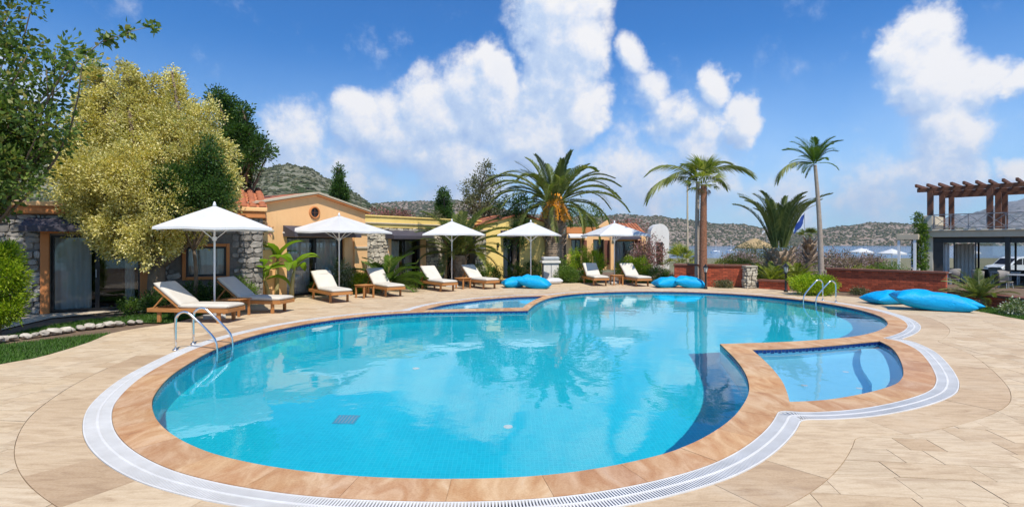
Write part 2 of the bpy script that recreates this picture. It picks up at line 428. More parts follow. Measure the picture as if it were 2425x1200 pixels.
    leaf('leaf_dry', [(0, (.16, .09, .045)), (1, (.34, .22, .12))], .15)
    leaf('leaf_banana', [(0, (.13, .26, .015)), (1, (.26, .42, .04))], .5)
    leaf('leaf_olive', [(0, (.08, .095, .045)), (.6, (.16, .17, .085)), (1, (.26, .24, .14))], .3)
    leaf('flower_pink', [(0, (.13, .12, .06)), (.4, (.22, .14, .10)), (.7, (.45, .16, .18)), (1, (.55, .28, .30))], .3)
    leaf('flower_mauve', [(0, (.15, .14, .08)), (.4, (.25, .20, .16)), (.7, (.40, .27, .30)), (1, (.52, .40, .42))], .3)
    leaf('flower_white', [(0, (.08, .14, .025)), (.6, (.15, .21, .05)), (.8, (.6, .6, .5)), (1, (.75, .75, .68))], .3)
    leaf('scrub', [(0, (.05, .06, .028)), (.6, (.08, .09, .042)), (1, (.12, .12, .065))], .15)
    leaf('grass', [(0, (.035, .10, .006)), (.6, (.07, .17, .012)), (1, (.13, .24, .03))], .35)
    plain('bark', (.23, .165, .11), (.12, .085, .055), 9, .95, bmp=.9, bscale=22, stretch=(1, 1, .35))
    plain('bark_pale', (.42, .34, .27), (.28, .22, .17), 9, .95, bmp=.7, bscale=22, stretch=(1, 1, 3))
    plain('bark_red', (.36, .155, .08), (.12, .05, .028), 16, .95, bmp=1, bscale=30, stretch=(1, 1, 2.0))
    plain('bark_palm', (.50, .37, .26), (.20, .14, .09), 9, .95, bmp=.9, bscale=20)
    plain('banana_stem', (.46, .38, .17), (.27, .22, .08), 6, .7, stretch=(3, 3, .6))
    # hills: limestone and dry earth under dark scrub
    def hill(name, rock, earth, scrub, s, cover):
        m, b, p = material(name, .95, 0, .1); P = world_pos(b)
        base = b.ramp(b.noise(P, s * .35, 7, .65), [(.3, earth), (.6, rock)])
        vo = b.new('ShaderNodeTexVoronoi'); b.put(vo.inputs['Vector'], b.vmath('ADD', P, b.vmath('SCALE', b.noise(P, s * 2, 2, .5, 0, True), 1.2 / s))); vo.inputs['Scale'].default_value = s
        spots = b.step(b.math('ADD', vo.outputs[0], b.math('MULTIPLY', b.noise(P, s * .12, 4), -1.2)), cover, cover - .18)
        b.put(p.inputs['Base Color'], b.mix(spots, base, b.ramp(b.noise(P, s * 1.3, 2), [(.3, tuple(v * .7 for v in scrub)), (.7, scrub)])))
        bump(b, p, b.noise(P, s * .8, 5, .7), .8, 1.5)
    hill('hill_near', (.22, .21, .155), (.14, .14, .075), (.045, .065, .025), .16, -.06)
    hill('hill_far', (.29, .235, .19), (.235, .17, .125), (.07, .08, .045), .09, -.16)
    hill('mountain', (.20, .19, .18), (.16, .15, .13), (.06, .07, .05), .03, -.05)
make_materials()
M = MATS

# ------------------------------------------------------------------ the pool's plan
def smooth_line(pts, step=.12):
    """Catmull-Rom through the points, resampled"""
    P = [Vector((p[0], p[1])) for p in pts]; out = []
    for i in range(len(P) - 1):
        p0, p1, p2, p3 = P[max(i - 1, 0)], P[i], P[i + 1], P[min(i + 2, len(P) - 1)]
        n = max(1, int((p2 - p1).length / step))
        for k in range(n):
            t = k / n
            out.append(.5 * ((2 * p1) + (p2 - p0) * t + (2 * p0 - 5 * p1 + 4 * p2 - p3) * t * t + (3 * p1 - p0 - 3 * p2 + p3) * t ** 3))
    out.append(P[-1]); return out


def plan(runs, step=.12):
    """closed outline made of smooth runs that meet in corners"""
    out = []
    for r in runs: out += smooth_line([G(*p) for p in r], step)[:-1]
    return np.array([(p.x, p.y) for p in out])


MAIN = plan([[(1705, 815), (1740, 850), (1762, 880), (1773, 910), (1770, 940), (1740, 985), (1680, 1030), (1600, 1067), (1500, 1094), (1400, 1113), (1300, 1126),
              (1200, 1133), (1100, 1135.5), (1000, 1135), (900, 1132), (800, 1126), (700, 1115), (600, 1099), (500, 1074), (420, 1038), (375, 1000), (360, 960), (370, 930), (400, 895),
              (440, 866), (500, 832), (560, 808), (620, 790), (700, 772), (780, 758.5), (850, 750), (920, 743.5), (1000, 739.5), (1100, 737.5), (1200, 736.3), (1250, 735.5)],
             [(1250, 735.5), (1270, 719), (1300, 706), (1340, 698.5), (1400, 693.5), (1500, 690.5), (1600, 691), (1700, 694.5), (1800, 701), (1900, 711), (1960, 719.5), (2030, 733),
              (2080, 748), (2101, 763), (2095, 776), (2060, 790), (2000, 800), (1900, 808), (1780, 813), (1705, 815)]])
RIGHT = plan([[(1780, 828), (1860, 826), (1950, 820), (2082, 808)], [(2082, 808), (2112, 825), (2131, 852), (2139, 880), (2135, 897), (2118, 912), (2060, 930), (1980, 945), (1920, 951), (1870, 953)],
              [(1870, 953), (1864, 930), (1850, 900), (1820, 864), (1780, 828)]])
LEFT = plan([[(1003, 734.5), (1100, 731.8), (1238, 728.5)], [(1238, 728.5), (1255, 716), (1288, 701)], [(1288, 701), (1230, 703), (1170, 707), (1110, 713.5), (1050, 722), (1003, 734.5)]])
POOLS = [MAIN, RIGHT, LEFT]


def in_poly(P, X, Y):
    x1, y1 = P[:, 0], P[:, 1]; x2, y2 = np.roll(x1, -1), np.roll(y1, -1); r = np.zeros(np.shape(X), bool)
    for a, b_, c, d in zip(x1, y1, x2, y2):
        if b_ == d: continue
        r ^= ((b_ > Y) != (d > Y)) & (X < (c - a) * (Y - b_) / (d - b_) + a)
    return r


_PC = {}


def inside(P, x, y):
    """is one point inside the outline"""
    k = id(P)
    if k not in _PC or _PC[k][0] is not P:
        a, c = P[:, 0].copy(), P[:, 1].copy(); a2, c2 = np.roll(a, -1), np.roll(c, -1)
        _PC[k] = (P, c, c2, a, (a2 - a) / np.where(c2 == c, 1e-9, c2 - c))
    _, c, c2, a, sl = _PC[k]
    return bool(np.count_nonzero(((c > y) != (c2 > y)) & (x < sl * (y - c) + a)) & 1)


def poly_dist(P, X, Y):
    best = np.full(np.shape(X), 1e9)
    Q = np.roll(P, -1, 0)
    for (ax, ay), (bx, by) in zip(P, Q):
        dx, dy = bx - ax, by - ay; L = dx * dx + dy * dy + 1e-12
        t = np.clip(((X - ax) * dx + (Y - ay) * dy) / L, 0, 1)
        best = np.minimum(best, (X - ax - t * dx) ** 2 + (Y - ay - t * dy) ** 2)
    return np.sqrt(best)


GX0, GY0, GH, GNX, GNY = -7.5, .6, .07, 280, 330
_x, _y = np.meshgrid(GX0 + GH * np.arange(GNX), GY0 + GH * np.arange(GNY))
FIELD = np.full(_x.shape, 1e9)
for _p in POOLS:
    _d = poly_dist(_p, _x, _y); _i = in_poly(_p, _x, _y); FIELD = np.minimum(FIELD, np.where(_i, -_d, _d))


def sd(x, y):
    """distance to the nearest pool edge, negative over water"""
    u = min(max((x - GX0) / GH, 0), GNX - 1.001); v = min(max((y - GY0) / GH, 0), GNY - 1.001)
    i, j = int(u), int(v); a, c = u - i, v - j; F = FIELD
    return (F[j, i] * (1 - a) + F[j, i + 1] * a) * (1 - c) + (F[j + 1, i] * (1 - a) + F[j + 1, i + 1] * a) * c


def grad(x, y):
    e = .06; g = Vector((sd(x + e, y) - sd(x - e, y), sd(x, y + e) - sd(x, y - e)))
    return g.normalized() if g.length > 1e-6 else Vector((1, 0))


def contour(level):
    """closed lines at a distance from the pool edges (marching squares), longest first"""
    F = FIELD - level; segs = {}
    def pt(j, i, k):
        if k == 0: t = F[j, i] / (F[j, i] - F[j, i + 1]); return (GX0 + (i + t) * GH, GY0 + j * GH)
        t = F[j, i] / (F[j, i] - F[j + 1, i]); return (GX0 + i * GH, GY0 + (j + t) * GH)
    S = F > 0; P = {}
    mixed = np.argwhere((S[:-1, :-1] != S[:-1, 1:]) | (S[:-1, :-1] != S[1:, :-1]) | (S[1:, 1:] != S[:-1, 1:]) | (S[1:, 1:] != S[1:, :-1]))
    nb = {}
    for j, i in mixed:
        e = []
        if S[j, i] != S[j, i + 1]: e.append((j, i, 0))
        if S[j, i + 1] != S[j + 1, i + 1]: e.append((j, i + 1, 1))
        if S[j + 1, i] != S[j + 1, i + 1]: e.append((j + 1, i, 0))
        if S[j, i] != S[j + 1, i]: e.append((j, i, 1))
        for a, c in ([(e[0], e[1])] if len(e) == 2 else [(e[0], e[1]), (e[2], e[3])]):
            nb.setdefault(a, []).append(c); nb.setdefault(c, []).append(a)
    loops, seen = [], set()
    for s in nb:
        if s in seen: continue
        loop, cur, prev = [], s, None
        while cur not in seen:
            seen.add(cur); loop.append(pt(*cur)); nx = [q for q in nb[cur] if q != prev and q not in seen]
            prev = cur
            if not nx: break
            cur = nx[0]
        if len(loop) > 20: loops.append(np.array(loop))
    out = []
    for L in sorted(loops, key=len, reverse=True):
        for _ in range(3): L = (np.roll(L, 1, 0) + 2 * L + np.roll(L, -1, 0)) / 4
        out.append(L)
    return out


def walk(L, step):
    """points along a closed line every step metres"""
    P = np.vstack([L, L[:1]]); d = np.r_[0, np.cumsum(np.hypot(*np.diff(P, axis=0).T))]
    n = max(3, int(round(d[-1] / step))); s = np.arange(n) * d[-1] / n
    return np.stack([np.interp(s, d, P[:, 0]), np.interp(s, d, P[:, 1])], 1)


def cells(loops, segs, keep):
    """split the plane by loops and segments; return the pieces (vertices, triangles) whose middle passes keep"""
    V, E = [], []
    for L in loops:
        n = len(V); V += [Vector((float(p[0]), float(p[1]))) for p in L]; E += [(n + i, n + (i + 1) % len(L)) for i in range(len(L))]
    for a, c in segs:
        n = len(V); V += [Vector(a), Vector(c)]; E.append((n, n + 1))
    v, e, f, ov, oe, of = delaunay_2d_cdt(V, E, [], 0, 1e-5)
    wall = {tuple(sorted(q)) for q, o in zip(e, oe) if o}
    by = {}
    for k, t in enumerate(f):
        for i in range(3): by.setdefault(tuple(sorted((t[i], t[(i + 1) % 3]))), []).append(k)
    ok = [keep(sum(v[i].x for i in t) / 3, sum(v[i].y for i in t) / 3) for t in f]
    seen, out = set(), []
    for k in range(len(f)):
        if k in seen or not ok[k]: continue
        st, comp = [k], []; seen.add(k)
        while st:
            c = st.pop(); comp.append(f[c])
            for i in range(3):
                ed = tuple(sorted((f[c][i], f[c][(i + 1) % 3])))
                if ed in wall: continue
                for q in by[ed]:
                    if q not in seen and ok[q]: seen.add(q); st.append(q)
        ids = sorted({i for t in comp for i in t}); mp = {a: n for n, a in enumerate(ids)}
        P = [v[i] for i in ids]; T = [tuple(mp[i] for i in t) for t in comp]
        area = sum(abs((P[b].x - P[a].x) * (P[c].y - P[a].y) - (P[c].x - P[a].x) * (P[b].y - P[a].y)) / 2 for a, b, c in T)
        out.append((P, T, area))
    return out


def slab(P, T, z0, z1, gap=.004):
    """a stone: triangulated top, sides down to z0, edges drawn in by the joint"""
    ct = sum(P, Vector((0, 0))) / len(P); edges = {}
    for t in T:
        a, b_, c = (P[i] for i in t)
        if (b_.x - a.x) * (c.y - a.y) - (c.x - a.x) * (b_.y - a.y) < 0: t = t[::-1]
        for i in range(3): edges[(t[i], t[(i + 1) % 3])] = 1
    rim = [(a, b_) for a, b_ in edges if (b_, a) not in edges]
    nrm = {}
    for a, b_ in rim:
        d = P[b_] - P[a]
        if d.length < 1e-6: continue
        n = Vector((d.y, -d.x)).normalized()
        for i in (a, b_): nrm[i] = nrm.get(i, Vector((0, 0))) + n
    Q = [p - (nrm[i].normalized() * gap if i in nrm and nrm[i].length > 1e-6 else Vector((0, 0))) for i, p in enumerate(P)]
    m = MB(); n = len(Q); vs = [(p.x - ct.x, p.y - ct.y, z1) for p in Q] + [(p.x - ct.x, p.y - ct.y, z0) for p in Q]; fs = []
    for t in T:
        a, b_, c = (Q[i] for i in t)
        fs.append(tuple(t) if (b_.x - a.x) * (c.y - a.y) - (c.x - a.x) * (b_.y - a.y) > 0 else tuple(t[::-1]))
    fs += [(a, a + n, b_ + n, b_) for a, b_ in rim]
    m.add(vs, fs); return m, (ct.x, ct.y, 0)


plain('drain_cover', (.10, .42, .52), (.08, .36, .46), 9, .5)
WATER_Z = -.055
COPE, GRATE, RING = .36, .60, 1.08
C_COPE, C_GRATE, C_RING, C_BED = contour(COPE), contour(GRATE), contour(RING), contour(.47)
rng = random.Random(7)

pool = tag(bpy.data.objects.new('swimming_pool', None), 'free-form blue swimming pool with stone coping and white overflow grate', None, None, 'structure')
COL.objects.link(pool)


def basin(outline, depth, mat, bands=True, name='basin'):
    m = MB(); n = len(outline)
    sgn = sum(outline[i][0] * outline[(i + 1) % n][1] - outline[(i + 1) % n][0] * outline[i][1] for i in range(n))
    O = outline if sgn > 0 else outline[::-1]
    vs = [(p[0], p[1], -.004) for p in O] + [(p[0], p[1], -depth) for p in O]
    fs = [(i, n + i, n + (i + 1) % n, (i + 1) % n) for i in range(n)]
    m.add(vs, fs)
    for P, T, a in cells([O], [], lambda x, y: inside(O, x, y)):
        m.add([(p.x, p.y, -depth) for p in P], [t if (P[t[1]] - P[t[0]]).cross(P[t[2]] - P[t[0]]) > 0 else t[::-1] for t in T])
    o = m.build(name, mat, pool); o.cycles.is_caustics_receiver = True
    w = MB()
    for P, T, a in cells([O], [], lambda x, y: inside(O, x, y)):
        w.add([(p.x, p.y, 0) for p in P], [t if (P[t[1]] - P[t[0]]).cross(P[t[2]] - P[t[0]]) > 0 else t[::-1] for t in T])
    wo = w.build('water', M['water'], None, True, (0, 0, WATER_Z)); tag(wo, None, None, None, 'structure'); wo.cycles.is_caustics_caster = True
    # navy tiles at the waterline: a course of whole tiles over a broken one
    W = walk(O, .07); k = len(W); t = MB()
    for i in range(k):
        a, c = Vector(W[i]), Vector(W[(i + 1) % k]); d = (c - a).normalized(); nn = Vector((-d.y, d.x)) * .003
        a, c = a + nn, c + nn; a2, c2 = a + d * .002, c - d * .002
        t.add([(a2.x, a2.y, -.070), (c2.x, c2.y, -.070), (c2.x, c2.y, -.006), (a2.x, a2.y, -.006)], [(0, 1, 2, 3)])
        if (i // 1) % 2 and bands: t.add([(a2.x, a2.y, -.135), (c2.x, c2.y, -.135), (c2.x, c2.y, -.072), (a2.x, a2.y, -.072)], [(0, 1, 2, 3)])
    tb = t.build('waterline_tiles', M['navy_tile'], o); tag(tb, None, None, None, 'stuff'); tb.cycles.is_caustics_receiver = True
    return o


basin_main = basin(MAIN, 1.30, M['pool_mosaic'])
basin_right = basin(RIGHT, .62, M['pool_light_mosaic'])
basin_left = basin(LEFT, .42, M['pool_light_mosaic'])
# step inside the right-hand pool, along its outer wall
_st = [Vector(p) for p in smooth_line([G(*p) for p in [(2082, 808), (2112, 825), (2131, 852), (2139, 880), (2135, 897), (2118, 912)]], .1)]
_in = []
for i, p in enumerate(_st):
    d = (_st[min(i + 1, len(_st) - 1)] - _st[max(i - 1, 0)]).normalized(); n = Vector((d.y, -d.x))
    if sd(*(p + n * .2)) > 0: n = -n
    _in.append(p + n * (.52 * min(1, .35 + .65 * math.sin(PI * (.12 + .82 * i / (len(_st) - 1))))))
_m = MB(); k = len(_st)
_m.add([(p.x, p.y, -.33) for p in _st] + [(p.x, p.y, -.33) for p in _in] + [(p.x, p.y, -.62) for p in _in],
       [(i, i + 1, k + i + 1, k + i) for i in range(k - 1)] + [(k + i, k + i + 1, 2 * k + i + 1, 2 * k + i) for i in range(k - 1)])
_o = _m.build('step', M['pool_light_mosaic'], basin_right); _o.cycles.is_caustics_receiver = True


def refracted(px, py, depth):
    """floor point seen at this pixel through the water"""
    p = G(px, py, WATER_Z); d = (p - Vector((0, 0, EYE))).normalized(); h = Vector((d.x, d.y, 0)) / 1.333; v = math.sqrt(1 - h.length ** 2)
    t = (depth + WATER_Z) / v
    return p + Vector((h.x * t, h.y * t, -v * t))


_p = refracted(820, 993, 1.30)
_m = MB(); _m.box((0, 0, .012), (.29, .29, .02))
_dr = _m.build('floor_drain', M['drain_cover'], basin_main, loc=_p + Vector((0, 0, .001)), bevel=.005); _dr.cycles.is_caustics_receiver = True
for i in range(6):
    s = MB().box((-.11 + .044 * i, 0, .024), (.014, .24, .004)).build('drain_slot', M['metal_grey'], _dr); s.cycles.is_caustics_receiver = True
for q in ((1203, 1010, 1.30), (985, 872, 1.30)):
    _p = refracted(*q); ring = MB()
    ring.lathe([(.045, 0), (.06, 0), (.06, .012), (.045, .012)], (0, 0, 0), 16)
    o = ring.build('inlet_fitting', M['white_plastic'], basin_main, loc=_p); o.cycles.is_caustics_receiver = True
for q in ((1905, 912, .62), (2003, 880, .62), (2035, 919, .62)):
    o = MB().lathe([(.03, 0), (.045, .006), (.0, .012)], (0, 0, 0), 12).build('inlet_fitting', M['white_plastic'], basin_right, loc=refracted(*q)); o.cycles.is_caustics_receiver = True


def coping():
    segs = []
    for i, (x, y) in enumerate(walk(C_COPE[0], .78)):
        g = grad(x, y); p = Vector((x, y)); segs.append((p + g * .04, p - g * .50))
    for P in POOLS[:1]:                                  # joints across the strips between the pools
        for x, y in walk(P, .8):
            g = grad(x, y); p = Vector((x, y))
            if sd(*(p + g * .36)) < .28: segs.append((p - g * .03, p + g * .62))
    def keep(x, y): return sd(x, y) < COPE + .05 and not any(inside(P, x, y) for P in POOLS) and inside(C_COPE[0], x, y)
    n = 0
    for P, T, a in cells(POOLS + [C_COPE[0]], segs, keep):
        if a < .004: continue
        m, loc = slab(P, T, -.05, .012 + rng.uniform(-.0015, .0015), .0022 if a > .05 else .001)
        m.build('coping_stone', M['sandstone'], pool, loc=loc); n += 1
    # mortar bed just below
    for P, T, a in cells(POOLS + [C_COPE[0]], [], keep):
        m, loc = slab(P, T, -.045, .002, -.001); m.build('coping_bed', M['grout'], pool, loc=loc)
coping()


def grate():
    m = MB(); L = walk(C_COPE[0], .024); mid = (COPE + GRATE) / 2
    L2 = walk(contour(mid)[0], .0245)
    for x, y in L2:
        g = grad(x, y); a = math.atan2(g.y, g.x)
        for s in (-1, 1):
            c = Vector((x, y)) + g * s * .058
            m.box((c.x, c.y, .0005), (.098, .0125, .014), a)
    o = m.build('drain_grate', M['white_plastic'], pool); tag(o, 'white slatted overflow grate round the pool', None, None, 'stuff')
    def strip(r0, r1, z0, z1, nm, mat):
        A, B = contour(r0)[0], contour(r1)[0]
        for P, T, a in cells([A, B], [], lambda x, y: not inside(A, x, y) and inside(B, x, y)):
            if a < .02: continue
            mm, loc = slab(P, T, z0, z1, 0); mm.build(nm, mat, pool, loc=loc)
    strip(mid - .010, mid + .010, -.02, .009, 'grate_rib', M['white_plastic'])
    strip(COPE + .003, COPE + .014, -.05, .0085, 'grate_rim', M['white_plastic'])
    strip(GRATE - .014, GRATE - .002, -.05, .0085, 'grate_rim', M['white_plastic'])
    strip(COPE + .003, GRATE - .003, -.09, -.055, 'channel', M['channel'])
grate()


# ------------------------------------------------------------------ ground, deck, lawn
LAWN_EDGE = [(-160, 905), (0, 862), (80, 848), (150, 829), (215, 808), (262, 789), (330, 776), (405, 765), (480, 745), (520, 728), (600, 708), (680, 696), (780, 687), (880, 681), (1000, 676.5), (1100, 673.5),
             (1200, 671), (1320, 669.5), (1450, 669), (1560, 672), (1690, 679), (1800, 683), (1880, 690), (1990, 700), (2110, 711), (2230, 722), (2340, 741), (2425, 757), (2700, 800)]
_e = smooth_line([G(*p) for p in LAWN_EDGE], .25)
DECK = np.array([(p.x, p.y) for p in _e] + [(16, -6), (-14, -6)])


def in_deck(x, y): return inside(DECK, x, y)
def in_bed(x, y): return inside(C_BED[0], x, y)


deck = None


def build_deck():
    global deck
    m = MB()
    for P, T, a in cells([DECK, C_BED[0]], [], lambda x, y: in_deck(x, y) and not in_bed(x, y)):
        m.add([(p.x, p.y, -.009) for p in P], [t if (P[t[1]] - P[t[0]]).cross(P[t[2]] - P[t[0]]) > 0 else t[::-1] for t in T])
    deck = tag(m.build('pool_deck', M['grout']), None, None, None, 'structure')
    # a course of large stones follows the grate
    segs = [((Vector((x, y)) + grad(x, y) * .04), Vector((x, y)) - grad(x, y) * (RING - GRATE + .06)) for x, y in walk(C_RING[0], .86)]
    gi, go = C_GRATE[0], C_RING[0]
    for P, T, a in cells([gi, go], segs, lambda x, y: not inside(gi, x, y) and inside(go, x, y)):
        if a < .01: continue
        mm, loc = slab(P, T, -.03, rng.uniform(-.0015, .0015), .0022)
        mm.build('border_stone', M['paving_border'], deck, loc=loc)
    # straight courses beyond it, cut where they meet the curve and the planting
    rot = R(-7); ca, sa = math.cos(rot), math.sin(rot)
    lines = [C_RING[0], DECK]; SEG = []
    for L in lines:
        for i in range(len(L)): SEG.append((L[i][0], L[i][1], L[(i + 1) % len(L)][0], L[(i + 1) % len(L)][1]))
    SEG = np.array(SEG); lox, hix = np.minimum(SEG[:, 0], SEG[:, 2]), np.maximum(SEG[:, 0], SEG[:, 2]); loy, hiy = np.minimum(SEG[:, 1], SEG[:, 3]), np.maximum(SEG[:, 1], SEG[:, 3])
    ringp = C_RING[0]
    def good(x, y): return in_deck(x, y) and not inside(ringp, x, y)
    pieces = []; shared = {}
    v = -4.0
    while v < 24.5:
        h = rng.choice((.30, .30, .36)); u = -16.0 + rng.random() * .5
        while u < 18:
            w = rng.choice((.30, .42, .56, .56, .70)); cu, cv = u + w / 2, v + h / 2
            cx, cy = cu * ca - cv * sa, cu * sa + cv * ca; u0 = u; u += w
            vis = cy > .6 and abs(cx) < cy * 1.12 + 2.5
            if not vis: continue
            q = [(a * ca - c * sa, a * sa + c * ca) for a, c in ((u0, v), (u0 + w, v), (u0 + w, v + h), (u0, v + h))]
            x0, x1, y0, y1 = min(p[0] for p in q), max(p[0] for p in q), min(p[1] for p in q), max(p[1] for p in q)
            hit = np.nonzero((lox < x1) & (hix > x0) & (loy < y1) & (hiy > y0))[0]
            if len(hit) == 0:
                if good(cx, cy): pieces.append((math.hypot(cx, cy), None, (cx, cy), (round(w, 2), round(h, 2))))
                continue
            Q = np.array(q)
            for P, T, a in cells([Q], [((SEG[k][0], SEG[k][1]), (SEG[k][2], SEG[k][3])) for k in hit], lambda x, y: inside(Q, x, y) and good(x, y)):
                if a > .004: pieces.append((math.hypot(cx, cy), (P, T), None, None))
        v += h
    def seen(p):
        c = p[2] if p[2] else (sum(q.x for q in p[1][0]) / len(p[1][0]), sum(q.y for q in p[1][0]) / len(p[1][0]))
        return c[1] > 2.9 and abs(c[0]) < c[1] * .99 + .2
    pieces.sort(key=lambda p: (not seen(p), p[0]))
    rest = MB()
    for n, (dist, cell, c, s) in enumerate(pieces):
        tone = rng.uniform(-.0015, .0015)
        if n < 300:
            if cell: mm, loc = slab(cell[0], cell[1], -.03, tone, .0034); mm.build('paving_slab', M['paving_each'], deck, loc=loc)
            else:
                if s not in shared: shared[s] = MB().box((0, 0, -.015), (s[0] - .0066, s[1] - .0066, .03)).mesh('paving_slab', M['paving_each'])
                link('paving_slab', shared[s], deck, (c[0], c[1], tone), (0, 0, rot))
        else:
            if cell:
                mm, loc = slab(cell[0], cell[1], -.03, tone, .0034); rest.add([(p[0] + loc[0], p[1] + loc[1], p[2]) for p in mm.v], mm.f)
            else:
                hx, hy = s[0] / 2 - .0036, s[1] / 2 - .0036
                qs = [(c[0] + a * ca - d * sa, c[1] + a * sa + d * ca) for a, d in ((-hx, -hy), (hx, -hy), (hx, hy), (-hx, hy))]
                rest.add([(p[0], p[1], tone) for p in qs] + [(p[0], p[1], -.03) for p in qs], [(0, 1, 2, 3)] + [(i, 4 + i, 4 + (i + 1) % 4, (i + 1) % 4) for i in range(4)])
    tag(rest.build('paving', M['paving_rest'], deck), None, None, None, 'stuff')
build_deck()


def build_ground():
    m = MB(); outer = np.array([(-70, -14), (70, -14), (70, 34), (-70, 34)])
    for P, T, a in cells([outer, C_BED[0]], [], lambda x, y: not in_bed(x, y)):
        m.add([(p.x, p.y, -.034) for p in P], [t if (P[t[1]] - P[t[0]]).cross(P[t[2]] - P[t[0]]) > 0 else t[::-1] for t in T])
    tag(m.build('ground', M['soil']), None, None, None, 'structure')
    # land falling to the bay behind the garden
    NX, NY = 60, 40; xs = np.linspace(-420, 420, NX); ys = 34 + (np.linspace(0, 1, NY) ** 1.8) * 300
    V = []
    for y in ys:
        for x in xs:
            z = float(np.interp(y, [34, 50, 150, 216, 260], [-.034, -1.3, -3.0, -4.3, -9]))
            if x < 10: z = z * max(0, 1 - (10 - x) / 60) + (0 if x > -50 else (-50 - x) * .012) - .001
            V.append((x, y, z))
    F = [(j * NX + i, j * NX + i + 1, (j + 1) * NX + i + 1, (j + 1) * NX + i) for j in range(NY - 1) for i in range(NX - 1)]
    tag(link('terrain', np_mesh('terrain', np.array(V), np.array(F), M['ground_scrub'], True)), None, None, None, 'structure')
    b2 = MB().add([(-9000, 60, -4.2), (9000, 60, -4.2), (9000, 12000, -4.2), (-9000, 12000, -4.2)], [(0, 1, 2, 3)])
    tag(b2.build('sea', M['sea']), None, None, None, 'structure')
build_ground()

# ------------------------------------------------------------------ hills across the bay and behind the houses
def hills():
    from mathutils import noise as mn
    def ridge(name, prof, D, D0, D2, mat, amp, nu=220, nd=26, base=-6):
        xs = np.linspace(prof[0][0], prof[-1][0], nu); ys = np.interp(xs, [p[0] for p in prof], [p[1] for p in prof])
        dep = np.r_[np.linspace(D0, D, nd * 2 // 3), np.linspace(D, D2, nd - nd * 2 // 3 + 1)[1:]]; V = []
        for d in dep:
            for x, y in zip(xs, ys):
                top = EYE + (CY - y) / FPX * D; u = (x - CX) / FPX
                s = (d - D0) / (D - D0) if d <= D else 1 - (d - D) / (D2 - D)
                s = max(0, min(1, s)); s = 1 - (1 - s) ** 1.6
                p = Vector((u * d, d, 0)) / (D * .05)
                n = mn.fractal(p, 1.0, 2.1, 6)
                V.append((u * d, d, base + (top - base) * s + n * amp * (.25 + s) * (1 if s > 0 else 0)))
        n = len(xs); F = [(j * n + i, j * n + i + 1, (j + 1) * n + i + 1, (j + 1) * n + i) for j in range(len(dep) - 1) for i in range(n - 1)]
        V = np.array(V); F = np.array(F)
        tag(link(name, np_mesh(name, V, F, M[mat], True)), None, None, None, 'structure')
        return V.reshape(len(dep), n, 3)
    def scrub(name, V, count, size, seed, mat='leaf_dark'):
        r = np.random.default_rng(seed); nd, n, _ = V.shape
        j = r.integers(0, int(nd * .66), count); i = r.integers(0, n - 1, count); a, c = r.random(count)[:, None], r.random(count)[:, None]
        P = (V[j, i] * (1 - a) + V[j, i + 1] * a) * (1 - c) + (V[j + 1, i] * (1 - a) + V[j + 1, i + 1] * a) * c
        base = np.array([(1, 0, .1), (.3, .95, .1), (-.8, .6, .1), (-.8, -.6, .1), (.3, -.95, .1), (.5, .2, .8), (-.4, .4, .85), (0, -.5, .75)])
        F0 = np.array([(0, 1, 5), (1, 6, 5), (1, 2, 6), (2, 3, 6), (3, 7, 6), (3, 4, 7), (4, 0, 7), (0, 5, 7), (5, 6, 7)])
        s = size * r.uniform(.5, 1.4, count)[:, None, None]; W = P[:, None, :] + base[None] * s * r.uniform(.6, 1.3, (count, 8, 1))
        F = (F0[None] + 8 * np.arange(count)[:, None, None]).reshape(-1, 3)
        tag(link(name, np_mesh(name, W.reshape(-1, 3), F, M[mat])), 'dark scrub dotted over the hillside', None, None, 'stuff')
    h1 = ridge('hill', [(-3200, 520), (-2000, 470), (-1300, 400), (-700, 340), (-300, 325), (0, 340), (120, 342), (250, 372), (400, 405), (520, 420), (590, 416), (640, 406), (690, 402), (735, 410), (780, 432), (830, 462), (880, 488), (930, 500), (1000, 515), (1100, 545), (1200, 572)], 430, 170, 700, 'hill_near', 4.0, 420)
    scrub('hillside_scrub', h1, 20000, 1.15, 3, 'scrub')
    h2 = ridge('hill', [(700, 520), (820, 492), (880, 484), (950, 481), (1020, 478), (1080, 476), (1140, 482), (1230, 505), (1330, 518), (1430, 514), (1500, 510), (1560, 515), (1600, 521), (1640, 525), (1690, 531), (1740, 530), (1790, 537), (1850, 549), (1910, 553), (1950, 545), (2000, 536), (2060, 531), (2120, 528), (2180, 534), (2300, 543), (2500, 552), (2900, 560)], 1500, 1080, 2300, 'hill_far', 7.0, 300)
    scrub('hillside_scrub', h2, 15000, 2.7, 4, 'scrub')
    ridge('mountain', [(1700, 574), (1950, 568), (2080, 556), (2180, 536), (2250, 517), (2330, 498), (2425, 470), (2600, 432), (2900, 440), (3300, 520), (3600, 570)], 5200, 3600, 8000, 'mountain', 40, 200)
hills()


